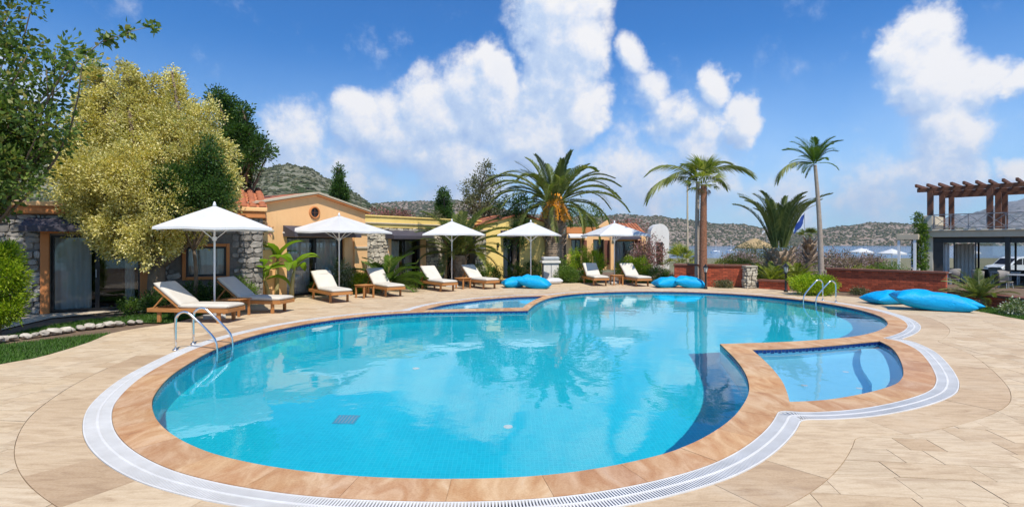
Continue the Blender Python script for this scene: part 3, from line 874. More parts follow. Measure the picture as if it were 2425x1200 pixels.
# ------------------------------------------------------------------ building kit (local x along the facade, -y outwards)
def wall(parent, name, mat, x0, x1, z0, z1, y0=0.0, y1=.3, openings=()):
    xs = sorted({x0, x1, *[v for o in openings for v in o[:2] if x0 < v < x1]}); zs = sorted({z0, z1, *[v for o in openings for v in o[2:4] if z0 < v < z1]})
    nx, nz = len(xs), len(zs)
    def solid(i, k):
        if not (0 <= i < nx - 1 and 0 <= k < nz - 1): return False
        cx, cz = (xs[i] + xs[i + 1]) / 2, (zs[k] + zs[k + 1]) / 2
        return not any(o[0] < cx < o[1] and o[2] < cz < o[3] for o in openings)
    vs = [(x, y, z) for y in (y0, y1) for z in zs for x in xs]
    def id(i, k, b): return b * nx * nz + k * nx + i
    fs = []
    for i in range(nx - 1):
        for k in range(nz - 1):
            if not solid(i, k): continue
            a, b_, c, d = id(i, k, 0), id(i + 1, k, 0), id(i + 1, k + 1, 0), id(i, k + 1, 0); A, B, C, D = (q + nx * nz for q in (a, b_, c, d))
            fs += [(a, b_, c, d), (A, D, C, B)]
            if not solid(i - 1, k): fs.append((a, d, D, A))
            if not solid(i + 1, k): fs.append((b_, B, C, c))
            if not solid(i, k - 1): fs.append((a, A, B, b_))
            if not solid(i, k + 1): fs.append((d, c, C, D))
    return MB().add(vs, fs).build(name, mat, parent)


def box(parent, name, mat, x0, x1, y0, y1, z0, z1, bevel=0.0):
    return MB().box((0, 0, 0), (x1 - x0, y1 - y0, z1 - z0)).build(name, mat, parent, loc=((x0 + x1) / 2, (y0 + y1) / 2, (z0 + z1) / 2), bevel=bevel)


STONES = []


def stone_meshes(mat):
    r = random.Random(hash(mat.name) % 1000 if False else 5); out = []
    for k in range(10):
        n = 9; ring = []
        for i in range(n):
            a = 2 * PI * (i + r.uniform(-.25, .25)) / n; c, s = math.cos(a), math.sin(a); q = max(abs(c), abs(s)) ** .9
            ring.append((c / q * .5 * r.uniform(.80, 1.02), s / q * .5 * r.uniform(.80, 1.02)))
        vs = [(x, 0, z) for x, z in ring] + [(x, -.65, z) for x, z in ring] + [(x * .86 + r.uniform(-.04, .04), -1 + r.uniform(-.25, .15), z * .86 + r.uniform(-.04, .04)) for x, z in ring]
        fs = [(i, (i + 1) % n, n + (i + 1) % n, n + i) for i in range(n)] + [(n + i, n + (i + 1) % n, 2 * n + (i + 1) % n, 2 * n + i) for i in range(n)] + [tuple(range(2 * n, 3 * n))]
        out.append(MB().add(vs, fs).mesh('stone', mat))
    return out


STONE_GREY = stone_meshes(M['wall_stone']); STONE_PALE = stone_meshes(M['stone_pillar'])


def stone_face(parent, x0, x1, z0, z1, openings=(), y=0.0, size=.21, kit=None, rz=0.0, seed=1, off=(0, 0), join=False):
    """field stones set into a wall face, each its own piece"""
    r = random.Random(seed); z = z0; kit = kit or STONE_GREY; n = 0; ca, sa = math.cos(rz), math.sin(rz); one = MB()
    while z < z1 - .06:
        h = min(r.uniform(.42, 1.05) * size, z1 - z); x = x0 + (r.uniform(-.12, 0) if True else 0)
        while x < x1 - .04:
            w = r.uniform(.55, 2.0) * size; a, c = max(x, x0), min(x + w, x1); x += w
            if c - a < .07: continue
            cx, cz = (a + c) / 2, z + h / 2
            if any(o[0] - .02 < cx + (c - a) * .4 and cx - (c - a) * .4 < o[1] + .02 and o[2] - .02 < cz + h * .4 and cz - h * .4 < o[3] + .02 for o in openings): continue
            if join:
                me = r.choice(kit); dy = r.uniform(.02, .075)
                one.add([(cx + v.co.x * (c - a), y + v.co.y * dy, cz + v.co.z * h) for v in me.vertices], [tuple(p.vertices) for p in me.polygons]); continue
            o = link('stone', r.choice(kit), parent, (off[0] + cx * ca - y * sa, off[1] + cx * sa + y * ca, cz + r.uniform(-.015, .015)), (0, r.uniform(-.16, .16), rz))
            o.scale = ((c - a) * 1.0, r.uniform(.02, .075), h * 1.04); n += 1
        z += h
    if join: tag(one.build('stone_facing', kit[0].materials[0], parent), None, None, None, 'stuff')
    return n


def curtain_mesh(w, h, folds, amp=.035, seed=0):
    r = random.Random(seed); n = folds * 8; vs, fs = [], []
    ph = [r.uniform(-.5, .5) for _ in range(6)]
    for i in range(n + 1):
        x = w * i / n
        for k, z in enumerate((0, .5 * h, h)):
            y = amp * math.sin(2 * PI * folds * i / n + ph[k]) * (1.1 - .25 * k) + .012 * math.sin(17 * x + k)
            vs.append((x, y, z))
    for i in range(n):
        for k in range(2): fs.append((i * 3 + k, (i + 1) * 3 + k, (i + 1) * 3 + k + 1, i * 3 + k + 1))
    return MB().add(vs, fs).mesh('curtain', M['curtain'], True)


def glass_door(parent, x0, x1, z0, z1, y=.12, leaves=2, curtains=((0, .42),), room=2.2, name='door', frame='frame_dark', handle=True):
    """sliding glazed door or window: frame, panes, curtains, dark room behind"""
    w = x1 - x0; f = .06; m = MB()
    m.box((x0 + f / 2, y, (z0 + z1) / 2), (f, .09, z1 - z0)); m.box((x1 - f / 2, y, (z0 + z1) / 2), (f, .09, z1 - z0))
    m.box(((x0 + x1) / 2, y, z1 - f / 2), (w - 2 * f, .09, f)); m.box(((x0 + x1) / 2, y, z0 + f / 2), (w - 2 * f, .09, f))
    for k in range(1, leaves): m.box((x0 + w * k / leaves, y, (z0 + z1) / 2), (.09, .075, z1 - z0 - 2 * f))
    o = m.build(name, M[frame], parent)
    for k in range(leaves):
        a, c = x0 + w * k / leaves + (f if k == 0 else .045), x0 + w * (k + 1) / leaves - (f if k == leaves - 1 else .045)
        MB().box(((a + c) / 2, y + .004 * (k % 2), (z0 + z1) / 2), (c - a, .012, z1 - z0 - 2 * f)).build('pane', M['window_glass'], o)
    if handle: MB().box((x0 + w / leaves - .02, y - .06, z0 + 1.0), (.02, .03, .22)).build('handle', M['metal_grey'], o)
    for q, (a, c) in enumerate(curtains):
        link('curtain', curtain_mesh((c - a) * w, z1 - z0 - .08, max(2, int((c - a) * w * 6)), seed=q + int(x0 * 10)), o, (x0 + a * w, y + .16, z0 + .04))
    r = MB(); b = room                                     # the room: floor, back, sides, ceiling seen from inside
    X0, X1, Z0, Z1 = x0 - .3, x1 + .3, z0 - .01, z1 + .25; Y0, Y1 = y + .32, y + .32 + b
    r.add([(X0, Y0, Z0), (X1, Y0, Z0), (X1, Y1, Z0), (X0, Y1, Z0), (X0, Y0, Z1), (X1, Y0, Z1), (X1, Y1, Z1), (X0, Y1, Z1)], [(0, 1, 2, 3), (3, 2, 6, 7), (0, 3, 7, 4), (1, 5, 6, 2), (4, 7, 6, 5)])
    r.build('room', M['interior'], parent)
    return o


def awning(parent, x0, x1, ztop, zbot, out=.75, val=.16, mat=None):
    m = MB(); y0, y1 = -.012, -out
    m.add([(x0, y0, ztop), (x1, y0, ztop), (x1, y1, zbot + val), (x0, y1, zbot + val), (x1, y1, zbot), (x0, y1, zbot)], [(0, 3, 2, 1), (3, 5, 4, 2)])
    m.add([(x0, y0, ztop), (x0, y1, zbot + val), (x0, y1, zbot), (x0, y0, zbot + .02)], [(0, 1, 2, 3)])
    m.add([(x1, y0, ztop), (x1, y1, zbot + val), (x1, y1, zbot), (x1, y0, zbot + .02)], [(3, 2, 1, 0)])
    a = m.build('awning', mat or M['awning'], parent)
    md = a.modifiers.new('thickness', 'SOLIDIFY'); md.thickness = .012
    n = max(2, int((x1 - x0) / .9))
    for i in range(n + 1):
        x = x0 + .02 + (x1 - x0 - .04) * i / n
        MB().bar((x, y0 + .0, ztop - .05), (x, y1 + .03, zbot + val - .04), .02).build('arm', M['metal_grey'], a)
    return a


def tile_roof(parent, x0, x1, y0, z0, y1, z1, pitch=.24, name='roof', sup=None):
    """barrel tiles laid in courses up a slope"""
    L = math.hypot(y1 - y0, z1 - z0); rows = max(2, int(L / .36)); nx = int((x1 - x0) / pitch); ty, tz = (y1 - y0) / L, (z1 - z0) / L
    deckm = MB().add([(x0, y0, z0 - .03), (x1, y0, z0 - .03), (x1, y1, z1 - .03), (x0, y1, z1 - .03)], [(0, 1, 2, 3)]).build(name, M['roof_tile'], parent)
    prof = [(a / 6 * PI) for a in range(7)]; v = []; f = []
    for s0, s1 in ((0, .42),):
        for (s, rr) in ((0, .105), (.40, .088)):
            for a in prof: v.append((rr * math.cos(a), s * ty - rr * math.sin(a) * tz * .0, s * tz + rr * math.sin(a) * .72 + (.022 if s == 0 else 0)))
    f = [(i, i + 1, 7 + i + 1, 7 + i) for i in range(6)] + [tuple(range(7))[::-1]]
    me = MB().add(v, f).mesh('roof_tile', M['roof_tile'], True)
    n = 0
    for i in range(nx):
        for k in range(rows):
            if n >= 290: return deckm
            s = k * L / rows; link('roof_tile', me, deckm, (x0 + (i + .5) * (x1 - x0) / nx, y0 + s * ty, z0 + s * tz)); n += 1
    return deckm


# ------------------------------------------------------------------ the bungalows
def stone_bungalow():
    t = thing('stone_bungalow', 'stone bungalow with orange cornice behind the cream-leaved tree at left', 'bungalow', (-13.0, 13.4, 0), math.atan(.55))
    door, win = (.975, 2.93, 0, 2.05), (4.02, 5.05, .86, 1.74)
    ops = [door, win]
    wall(t, 'wall', M['mortar'], -3.0, 6.05, -.05, 2.6, 0, .3, ops)
    stone_face(t, -.12, .80, .02, 2.6, [], seed=11); stone_face(t, -3.0, -.12, .02, 2.6, [], seed=14, join=True); stone_face(t, 3.15, 6.05, .02, 2.6, [(3.9, 5.18, .7, 1.9)], seed=12)
    stone_face(t, .80, 3.15, 2.14, 2.6, [], seed=13)
    box(t, 'back_wall', M['stucco_orange'], -3, 6.05, 5.7, 6.0, -.05, 2.6); box(t, 'side_wall', M['stucco_orange'], 5.75, 6.04, .31, 5.69, -.05, 2.6); box(t, 'side_wall', M['stucco_orange'], -3, -2.7, .31, 5.69, -.05, 2.6)
    box(t, 'cornice', M['stucco_terracotta'], -3.1, 6.12, -.16, .32, 2.601, 2.80, .02); box(t, 'cornice', M['stucco_orange'], -3.14, 6.16, -.22, .32, 2.801, 2.93, .02)
    box(t, 'door_post', M['stucco_terracotta'], .79, .975, -.06, .20, 0, 2.10, .01); box(t, 'door_post', M['stucco_terracotta'], 2.93, 3.13, -.06, .20, 0, 2.10, .01)
    box(t, 'lintel', M['stucco_terracotta'], .79, 3.13, -.058, .20, 2.101, 2.16, .01)
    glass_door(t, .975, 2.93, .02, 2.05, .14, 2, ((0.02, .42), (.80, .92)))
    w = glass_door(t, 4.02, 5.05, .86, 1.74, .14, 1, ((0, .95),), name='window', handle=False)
    for a in ((3.93, 4.02, .77, 1.83), (5.05, 5.14, .77, 1.83)): box(t, 'window_surround', M['stucco_terracotta'], a[0], a[1], -.075, .2, a[2], a[3], .008)
    box(t, 'window_surround', M['stucco_terracotta'], 4.021, 5.049, -.072, .2, 1.741, 1.829, .008); box(t, 'window_sill', M['stucco_terracotta'], 4.021, 5.049, -.10, .2, .771, .859, .008)
    awning(t, .55, 3.35, 2.52, 2.14, .72, .14)
    tile_roof(t, 4.3, 6.2, .25, 2.96, 3.0, 3.78); box(t, 'flat_roof', M['concrete'], -3, 4.3, .33, 5.7, 2.6, 2.82)
    MB().add([(4.3, 3.0, 3.74), (6.1, 3.0, 3.74), (6.1, 6.1, 2.8), (4.3, 6.1, 2.8)], [(0, 1, 2, 3)]).build('roof_back', M['roof_tile'], t)
    m = MB().add([(6.03, .3, 2.8), (6.03, 3, 3.69), (6.03, 5.9, 2.8)], [(0, 1, 2)]).build('gable', M['stucco_orange'], t)
    return t


def gable_bungalow():
    L = 4.77
    t = thing('gable_bungalow', 'peach gabled bungalow with a small round window under its peak', 'bungalow', (-8.28, 16.9, 0), math.atan2(4.1, 2.44))
    ops = [(1.22, 3.72, 0, 2.05)]
    wall(t, 'wall', M['stucco_orange'], 0, L, -.05, 2.5, 0, .3, ops)
    poly = [(0, 2.5), (L, 2.5), (L, 3.10), (L / 2, 3.60), (0, 3.10)]; n = 5
    MB().add([(x, 0, z) for x, z in poly] + [(x, .3, z) for x, z in poly], [(0, 1, 2, 3, 4), (9, 8, 7, 6, 5)] + [(i, 5 + i, 5 + (i + 1) % 5, (i + 1) % 5) for i in (1, 2, 3, 4)]).build('gable', M['stucco_orange'], t)
    for s in (-1, 1):
        a, b_ = Vector((L / 2, .08, 3.64)), Vector((L / 2 + s * (L / 2 + .14), .08, 3.64 - (.50) * (L / 2 + .14) / (L / 2)))
        MB().bar(a, b_, .50, .06).build('verge_moulding', M['stucco_pale'], t); MB().bar(a + Vector((0, -.02, -.065)), b_ + Vector((0, -.02, -.065)), .42, .05).build('verge_moulding', M['stucco_terracotta'], t)
        MB().add([(L / 2, .3, 3.66), (L / 2 + s * (L / 2 + .2), .3, 3.12), (L / 2 + s * (L / 2 + .2), 7.5, 3.12), (L / 2, 7.5, 3.66)], [(0, 1, 2, 3)]).build('roof_slope', M['roof_tile'], t)
    for x in (.0, L - .3): box(t, 'side_wall', M['stucco_orange'], x, x + .299, .301, 7.4, -.05, 3.08)
    # round window
    ring = MB(); k = 24
    for i in range(k):
        a, c = 2 * PI * i / k, 2 * PI * (i + 1) / k; q = []
        for an in (a, c):
            for rr, y in ((.17, .0), (.17, -.05), (.215, -.05), (.235, -.001)): q.append((L / 2 - .04 + rr * math.cos(an), y, 2.93 + rr * math.sin(an)))
        ring.add(q, [(0, 4, 5, 1), (1, 5, 6, 2), (2, 6, 7, 3)])
    rw = ring.build('round_window', M['stucco_terracotta'], t, True)
    MB().add([(L / 2 - .04 + .172 * math.cos(2 * PI * i / k), -.006, 2.93 + .172 * math.sin(2 * PI * i / k)) for i in range(k)], [tuple(range(k))]).build('pane', M['frame_dark'], rw)
    MB().box((L / 2 - .04, -.02, 2.93), (.33, .015, .02)).box((L / 2 - .04, -.021, 2.93), (.02, .015, .33)).build('glazing_bar', M['timber_dark'], rw)
    # pilasters with mouldings
    for x0, x1 in ((-.04, .62), (L - .62, L + .04)):
        box(t, 'pilaster', M['stucco_orange'], x0, x1, -.09, -.001, -.05, 2.2, .012)
        for z in (2.201, 1.62): box(t, 'moulding', M['stucco_pale'], x0 - .04, x1 + .04, -.14, -.002 if z > 2 else -.091, z, z + .09, .015)
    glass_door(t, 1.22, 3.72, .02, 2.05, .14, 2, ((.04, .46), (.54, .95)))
    awning(t, 1.08, 3.98, 2.44, 2.05, .62, .15)
    return t


def yellow_bungalow():
    t = thing('yellow_bungalow', 'yellow flat-roofed bungalow with stone facing and grey awning behind the small palm', 'bungalow', (-6.1, 22.0, 0), math.atan2(.793, .6087))
    d1, d2 = (1.31, 3.04, 0, 2.0), (4.75, 6.0, 0, 2.0)
    wall(t, 'wall', M['mortar'], -.2, 7.2, -.05, 2.5, 0, .3, [d1, d2])
    stone_face(t, -.2, 1.2, .02, 2.5, [], seed=21, kit=STONE_PALE); stone_face(t, 3.42, 4.62, .02, 2.5, [], seed=22, kit=STONE_PALE); stone_face(t, 6.2, 7.2, .02, 2.5, [], seed=23, kit=STONE_PALE); stone_face(t, 1.2, 3.42, 2.16, 2.5, [], seed=24, kit=STONE_PALE)
    box(t, 'parapet', M['stucco_yellow'], -.25, 7.25, -.05, .35, 2.501, 2.96, .015); box(t, 'parapet_band', M['stucco_pale'], -.3, 7.3, -.11, .36, 2.66, 2.72, .01); box(t, 'parapet_cap', M['stucco_yellow'], -.3, 7.3, -.10, .38, 2.961, 3.02, .01)
    box(t, 'flat_roof', M['concrete'], -.2, 7.2, .36, 7, 2.5, 2.7); box(t, 'back_wall', M['stucco_yellow'], -.2, 7.2, 7.0, 7.25, -.05, 2.7)
    for x in (-.2, 6.9): box(t, 'side_wall', M['stucco_yellow'], x, x + .3, .301, 6.99, -.05, 2.49)
    for x0, x1 in ((1.13, 1.31), (3.04, 3.36), (4.6, 4.75), (6.0, 6.16)): box(t, 'door_post', M['stucco_orange'], x0, x1, -.07, .2, 0, 2.12, .01)
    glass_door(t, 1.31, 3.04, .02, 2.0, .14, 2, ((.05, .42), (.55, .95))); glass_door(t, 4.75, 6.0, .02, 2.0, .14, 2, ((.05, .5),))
    awning(t, 1.0, 3.25, 2.42, 2.02, .62, .14); awning(t, 4.5, 6.25, 2.42, 2.02, .62, .14)
    return t


def yellow_house():
    t = thing('yellow_house', 'yellow bungalow end wall with stone pier and curtained door behind the big palm', 'bungalow', (-1.45, 26.6, 0), R(30))
    d = (1.15, 2.15, 0, 2.1)
    wall(t, 'wall', M['stucco_yellow'], 0, 4.4, -.05, 2.75, 0, .3, [d])
    MB().add([(0, 0, 2.75), (4.4, 0, 2.75), (2.2, 0, 3.35), (0, .3, 2.75), (4.4, .3, 2.75), (2.2, .3, 3.35)], [(0, 1, 2), (5, 4, 3), (1, 4, 5, 2), (2, 5, 3, 0)]).build('gable', M['stucco_yellow'], t)
    for s in (-1, 1): MB().bar((2.2, .1, 3.40), (2.2 + s * 2.4, .1, 3.40 - .6 * 2.4 / 2.2), .46, .07).build('verge_moulding', M['roof_tile'], t)
    for s in (-1, 1): MB().add([(2.2, .3, 3.41), (2.2 + s * 2.35, .3, 2.77), (2.2 + s * 2.35, 7, 2.77), (2.2, 7, 3.41)], [(0, 1, 2, 3)]).build('roof_slope', M['roof_tile'], t)
    for x in (0, 4.1): box(t, 'side_wall', M['stucco_yellow'], x, x + .299, .301, 7, -.05, 2.74)
    glass_door(t, 1.15, 2.15, .02, 2.1, .14, 2, ((.0, .45),)); awning(t, 1.0, 2.4, 2.5, 2.15, .5, .12)
    l = box(t, 'wall_lamp', M['lantern_black'], .76, .86, -.12, -.001, 1.62, 1.86, .02)
    pier = box(t, 'pier', M['mortar'], -.62, -.001, -.32, .2, -.05, 2.42)
    stone_face(t, -.62, 0.0, 0, 2.42, [], y=-.32, seed=31, kit=STONE_PALE, size=.24)
    box(t, 'pier_cap', M['stucco_pale'], -.70, .06, -.42, .25, 2.421, 2.50, .01)
    return t


def orange_house():
    t = thing('orange_house', 'distant orange house with dark doors behind the two facing loungers', 'house', tuple(AT(1343, 575, 38).xy) + (0,), R(4))
    ops = [(.3, 1.0, 0, 2.1), (1.9, 2.7, 0, 2.1), (3.45, 4.95, 0, 2.0)]
    wall(t, 'wall', M['stucco_orange'], 0, 5.6, -.1, 2.55, 0, .3, ops)
    box(t, 'parapet', M['stucco_terracotta'], -.05, 3.0, -.06, .34, 2.551, 2.98, .015)
    MB().add([(2.2, -.08, 2.98), (3.05, -.08, 2.98), (3.05, -.08, 3.55), (2.2, .34, 2.98), (3.05, .34, 2.98), (3.05, .34, 3.55)], [(0, 1, 2), (3, 5, 4), (0, 2, 5, 3), (1, 4, 5, 2)]).build('gable', M['stucco_orange'], t)
    tile_roof(t, 3.0, 5.7, -.1, 2.58, 2.0, 3.3)
    for a in ops: glass_door(t, a[0], a[1], .02, a[3], .14, 2, ((.1, .5),))
    for x in (1.05, 2.72, 4.98): box(t, 'shutter', M['brick_cap'], x, x + .38, -.05, -.001, .3, 2.05, .01)
    awning(t, .1, 1.3, 2.5, 2.2, .7, .12, M['stucco_white']); awning(t, 3.2, 5.2, 2.45, 2.1, .7, .12)
    for x in (3.05, 5.3): box(t, 'column', M['stucco_orange'], x, x + .32, -.5, -.2, -.1, 2.3, .02)
    box(t, 'back_wall', M['stucco_orange'], 0, 5.6, 6, 6.3, -.1, 2.55)
    for x in (0, 5.3): box(t, 'side_wall', M['stucco_orange'], x, x + .299, .301, 5.99, -.1, 2.54)
    box(t, 'flat_roof', M['concrete'], 0, 3.0, .35, 5.9, 2.5, 2.6)
    return t


def domed_house():
    t = thing('domed_house', 'small white house with a domed top beyond the pink shrubs', 'house', tuple(AT(1541, 575, 44).xy) + (0,), R(-6))
    wall(t, 'wall', M['stucco_white'], 0, 1.5, -.3, 2.6, 0, .25, [(.45, 1.0, 0, 1.9)])
    for x in (0, 1.25): box(t, 'side_wall', M['stucco_white'], x, x + .249, .251, 2.4, -.3, 2.6)
    m = MB(); n = 12; vs, fs = [], []
    for y in (0, 2.4): vs += [(.75 + .75 * math.cos(PI * i / n), y, 2.6 + .85 * math.sin(PI * i / n)) for i in range(n + 1)]
    fs = [(i, n + 1 + i, n + 2 + i, i + 1) for i in range(n)] + [tuple(range(n + 1)), tuple(range(n + 1, 2 * n + 2))[::-1]]
    m.add(vs, fs).build('dome', M['stucco_white'], t, False)
    glass_door(t, .45, 1.0, 0, 1.9, .12, 1, (), 1.2)
    box(t, 'side_wing', M['stucco_beige'], -2.2, -.05, .4, 2.6, -.3, 2.3); pass
    return t


# ------------------------------------------------------------------ brick garden walls
BRICK = MB().box((0, 0, 0), (.205, .012, .062)).mesh('brick', M['brick'], bevel=.003)
BRICK_HALF = MB().box((0, 0, 0), (.0975, .012, .062)).mesh('brick', M['brick'], bevel=.003)


def brick_wall(label, p0, p1, h, th=.24, cap=True, ends=True, name='brick_wall'):
    p0, p1 = Vector(p0), Vector(p1); d = p1 - p0; L = math.hypot(d.x, d.y); n = max(1, round(L / .215)); L = n * .215
    t = thing(name, label, 'wall', (p0.x, p0.y, 0), math.atan2(d.y, d.x)); rows = int(round(h / .072)); H = rows * .072
    box(t, 'core', M['brick_mortar'], 0, L, 0, th, -.05, H)
    for k in range(rows):
        z = .036 + k * .072
        if k % 2 == 0:
            for i in range(n): link('brick', BRICK, t, (.1075 + i * .215, -.003 + rng.uniform(-.002, .002), z))
        else:
            link('brick', BRICK_HALF, t, (.054, -.003, z)); link('brick', BRICK_HALF, t, (L - .054, -.003, z))
            for i in range(n - 1): link('brick', BRICK, t, (.215 + i * .215, -.003 + rng.uniform(-.002, .002), z))
        if ends: 
            for x, s in ((-.003, 1), (L + .003, 1)): link('brick', BRICK, t, (x, th / 2, z), (0, 0, PI / 2))
    if cap:
        nn = int(L / 1.1) + 1
        for i in range(nn): box(t, 'cap_stone', M['brick_cap'], -.04 + (L + .08) * i / nn + .003, -.04 + (L + .08) * (i + 1) / nn - .003, -.06, th + .05, H + .001, H + .085, .012)
    return t


def garden_walls():
    a, c = G(1597, 676), G(1772, 681); brick_wall('red brick garden wall behind the two palms with the lamp before it', a, c, .83)
    a, c = G(1958, 687), G(2236, 704.5); brick_wall('long red brick garden wall in front of the terrace building', a, c, .77)
    a, c = G(2243, 712), G(2470, 744); brick_wall('low dark brick planter wall behind the cycad at right', a, c, .26)
    a, c = G(1797, 683), G(1866, 687); brick_wall('small pinkish brick planter between stone pillar and lamp', a, c, .26, .3, True, True, 'brick_planter')
    p = G(1781, 683); t = thing('stone_pillar', 'short pale stone pillar at the end of the brick wall', 'pillar', (p.x, p.y + .22, 0), R(-4))
    box(t, 'core', M['mortar'], -.19, .19, -.19, .19, -.05, .86)
    for k in range(4):
        a = k * PI / 2; stone_face(t, -.2, .2, 0, .86, [], y=-.19, size=.16, kit=STONE_PALE, rz=a, seed=40 + k)
    box(t, 'cap', M['stone_pillar'], -.24, .24, -.24, .24, .861, .92, .015)


# ------------------------------------------------------------------ terrace building with pergola at right
plain('rail_grey', (.30, .28, .27), (.24, .22, .21), 5, .5)


def terrace_building():
    th = math.atan2(-.75, .66); F0 = -.22
    t = thing('terrace_building', 'glazed ground-floor restaurant with roof terrace and dark timber pergola', 'building', (19.6, 25.0, 0), th)
    Lx, Dy = 8.0, 5.6
    box(t, 'floor_slab', M['concrete'], -.6, Lx, -1.6, Dy + .5, F0 - .25, F0)
    sl = box(t, 'terrace_slab', M['stucco_pale'], -.1, Lx, -.12, Dy, 2.12, 2.40, .01); box(t, 'slab_edge', M['stucco_beige'], -.14, Lx, -.19, Dy + .05, 2.401, 2.46, .01)
    box(t, 'ceiling', M['interior'], .1, Lx, .1, Dy - .1, 2.06, 2.119)
    for x in (.0, 2.75, 5.6): box(t, 'column', M['stucco_beige'] if x == 0 else M['frame_dark'], x, x + (.26 if x == 0 else .16), 0, .3, F0, 2.119)
    for x in (1.0, 1.75, 4.1): box(t, 'mullion', M['frame_dark'], x, x + .05, .1, .16, F0, 2.05)
    box(t, 'door_panel', M['interior'], .27, .62, .12, .18, F0, 2.05); box(t, 'transom', M['frame_dark'], .27, Lx, .1, .17, 1.86, 2.059)
    link('curtain', curtain_mesh(.75, 2.0, 5, .04, 3), t, (.72, 2.2, F0 + .03)); link('curtain', curtain_mesh(.5, 2.0, 4, .04, 4), t, (.30, .5, F0 + .03))
    for i, x in enumerate((1.2, 2.6, 4.0, 5.4, 6.8)): box(t, 'rear_mullion', M['frame_dark'], x, x + .08, Dy - .5, Dy - .42, F0, 2.05)
    box(t, 'rear_sill', M['frame_dark'], 0, Lx, Dy - .5, Dy - .41, F0, .50)
    wl = box(t, 'end_wall', M['stucco_beige'], -.1, .0, .3, Dy - .6, F0, 2.119)
    for x0, x1 in ((1.28, 2.6), (2.68, 4.0), (4.08, 5.4), (5.48, 6.8)): MB().box(((x0 + x1) / 2, Dy - .46, 1.27), (x1 - x0, .012, 1.5)).build('pane', M['window_glass'], t)
    # terrace: corner parapet, railing with crossed braces
    box(t, 'parapet', M['stucco_beige'], -.12, .26, -.10, 2.4, 2.461, 3.14, .015)
    xs = [.30 + .62 * i for i in range(12)]; rl = MB().bar((.26, 0, 3.16), (Lx, 0, 3.16), .05, .04).build('top_rail', M['rail_grey'], t); MB().bar((.26, 0, 2.56), (Lx, 0, 2.56), .03, .03).build('bottom_rail', M['rail_grey'], t)
    for i, x in enumerate(xs):
        MB().box((x, 0, 2.80), (.035, .035, .68)).build('baluster', M['rail_grey'], t)
        if i + 1 < len(xs):
            q = xs[i + 1]; MB().bar((x, .004, 2.58), (q, .004, 3.12), .022).build('brace', M['rail_grey'], t); MB().bar((x, -.006, 3.12), (q, -.006, 2.58), .022).build('brace', M['rail_grey'], t)
    # pergola
    pg = t
    for y in (.12, 2.75, 5.1):
        for k, x in enumerate((.15, 2.25, 4.5, 6.8)): box(pg, 'pergola_post', M['timber_dark'], x - .11, x + .11, y - .11, y + .11, 2.461, 4.26, .012)
        box(pg, 'pergola_beam', M['timber_dark'], -.35, Lx + .2, y - .07, y + .07, 4.261, 4.45, .015)
    x = -.25
    while x < Lx:
        box(pg, 'rafter', M['timber_dark'], x - .055, x + .055, -.62, 5.8, 4.451, 4.60, .02); x += .43
    # side canopy and its white posts
    box(t, 'side_canopy', M['stucco_pale'], -1.0, -.15, -.7, 2.2, 2.0, 2.26, .01)
    for x, y in ((-.92, -.6), (-.30, -.62), (-.92, 2.0)): box(t, 'canopy_post', M['white_paint'], x - .05, x + .05, y - .05, y + .05, F0, 1.999)
    return t, th


bung_a = stone_bungalow(); gable_bungalow(); yellow_bungalow(); yellow_house(); orange_house(); domed_house()
garden_walls(); TERR, TERR_ROT = terrace_building()


# ------------------------------------------------------------------ sandy terrace before the stone bungalow
_q = [G(*p) for p in [(-60, 800), (20, 775), (120, 752), (260, 742), (400, 733), (470, 716)]]; _b = [Vector((-13.0, 13.4, 0)) + Vector((math.cos(math.atan(.55)), math.sin(math.atan(.55)), 0)) * s for s in (4.6, 2, -3)]
tag(MB().add([(p.x, p.y, -.008) for p in _q + _b], [tuple(range(len(_q + _b)))]).build('path', M['sand_path']), None, None, None, 'structure')

# ------------------------------------------------------------------ plants
NR = np.random.default_rng(12)


def unit(n, r=None):
    v = (r or NR).normal(size=(n, 3)); return v / np.linalg.norm(v, axis=1, keepdims=True)


def leaf_array(C, D, ln, wd, fold=.25, r=None):
    """one pointed leaf (a bent diamond) at each centre C, pointing along D"""
    r = r or NR; n = len(C); D = D / (np.linalg.norm(D, axis=1, keepdims=True) + 1e-9)
    S = np.cross(D, unit(n, r)); S /= np.linalg.norm(S, axis=1, keepdims=True) + 1e-9; N = np.cross(S, D)
    l = (ln * r.uniform(.65, 1.25, n))[:, None]; w = (wd * r.uniform(.7, 1.2, n))[:, None]
    V = np.stack([C, C + D * l * .5 + S * w * .5 + N * w * fold, C + D * l, C + D * l * .5 - S * w * .5 + N * w * fold], 1)
    return V.reshape(-1, 3), np.arange(4 * n).reshape(-1, 4)


def crown_points(blobs, clumps, per, sig, r=None, shell=.62):
    """leaf places: clumps spread through round masses, denser outside"""
    r = r or NR; C, D = [], []
    vol = np.array([b[1][0] * b[1][1] * b[1][2] for b in blobs]) ** (2 / 3); vol /= vol.sum()
    for (c, rad), s in zip(blobs, vol):
        k = max(2, int(clumps * s)); u = unit(k, r); q = (shell + (1 - shell) * r.random(k) ** .6)[:, None]
        cc = np.array(c) + u * q * np.array(rad) * (1 + .13 * r.normal(size=(k, 1)))
        d = r.normal(size=(k, per, 3)) * sig; P = cc[:, None, :] + d
        out = u[:, None, :] * .8 + d / (np.linalg.norm(d, axis=2, keepdims=True) + 1e-6) * .7 + np.array([0, 0, .15]) + r.normal(size=(k, per, 3)) * .35
        C.append(P.reshape(-1, 3)); D.append(out.reshape(-1, 3))
    return np.vstack(C), np.vstack(D)


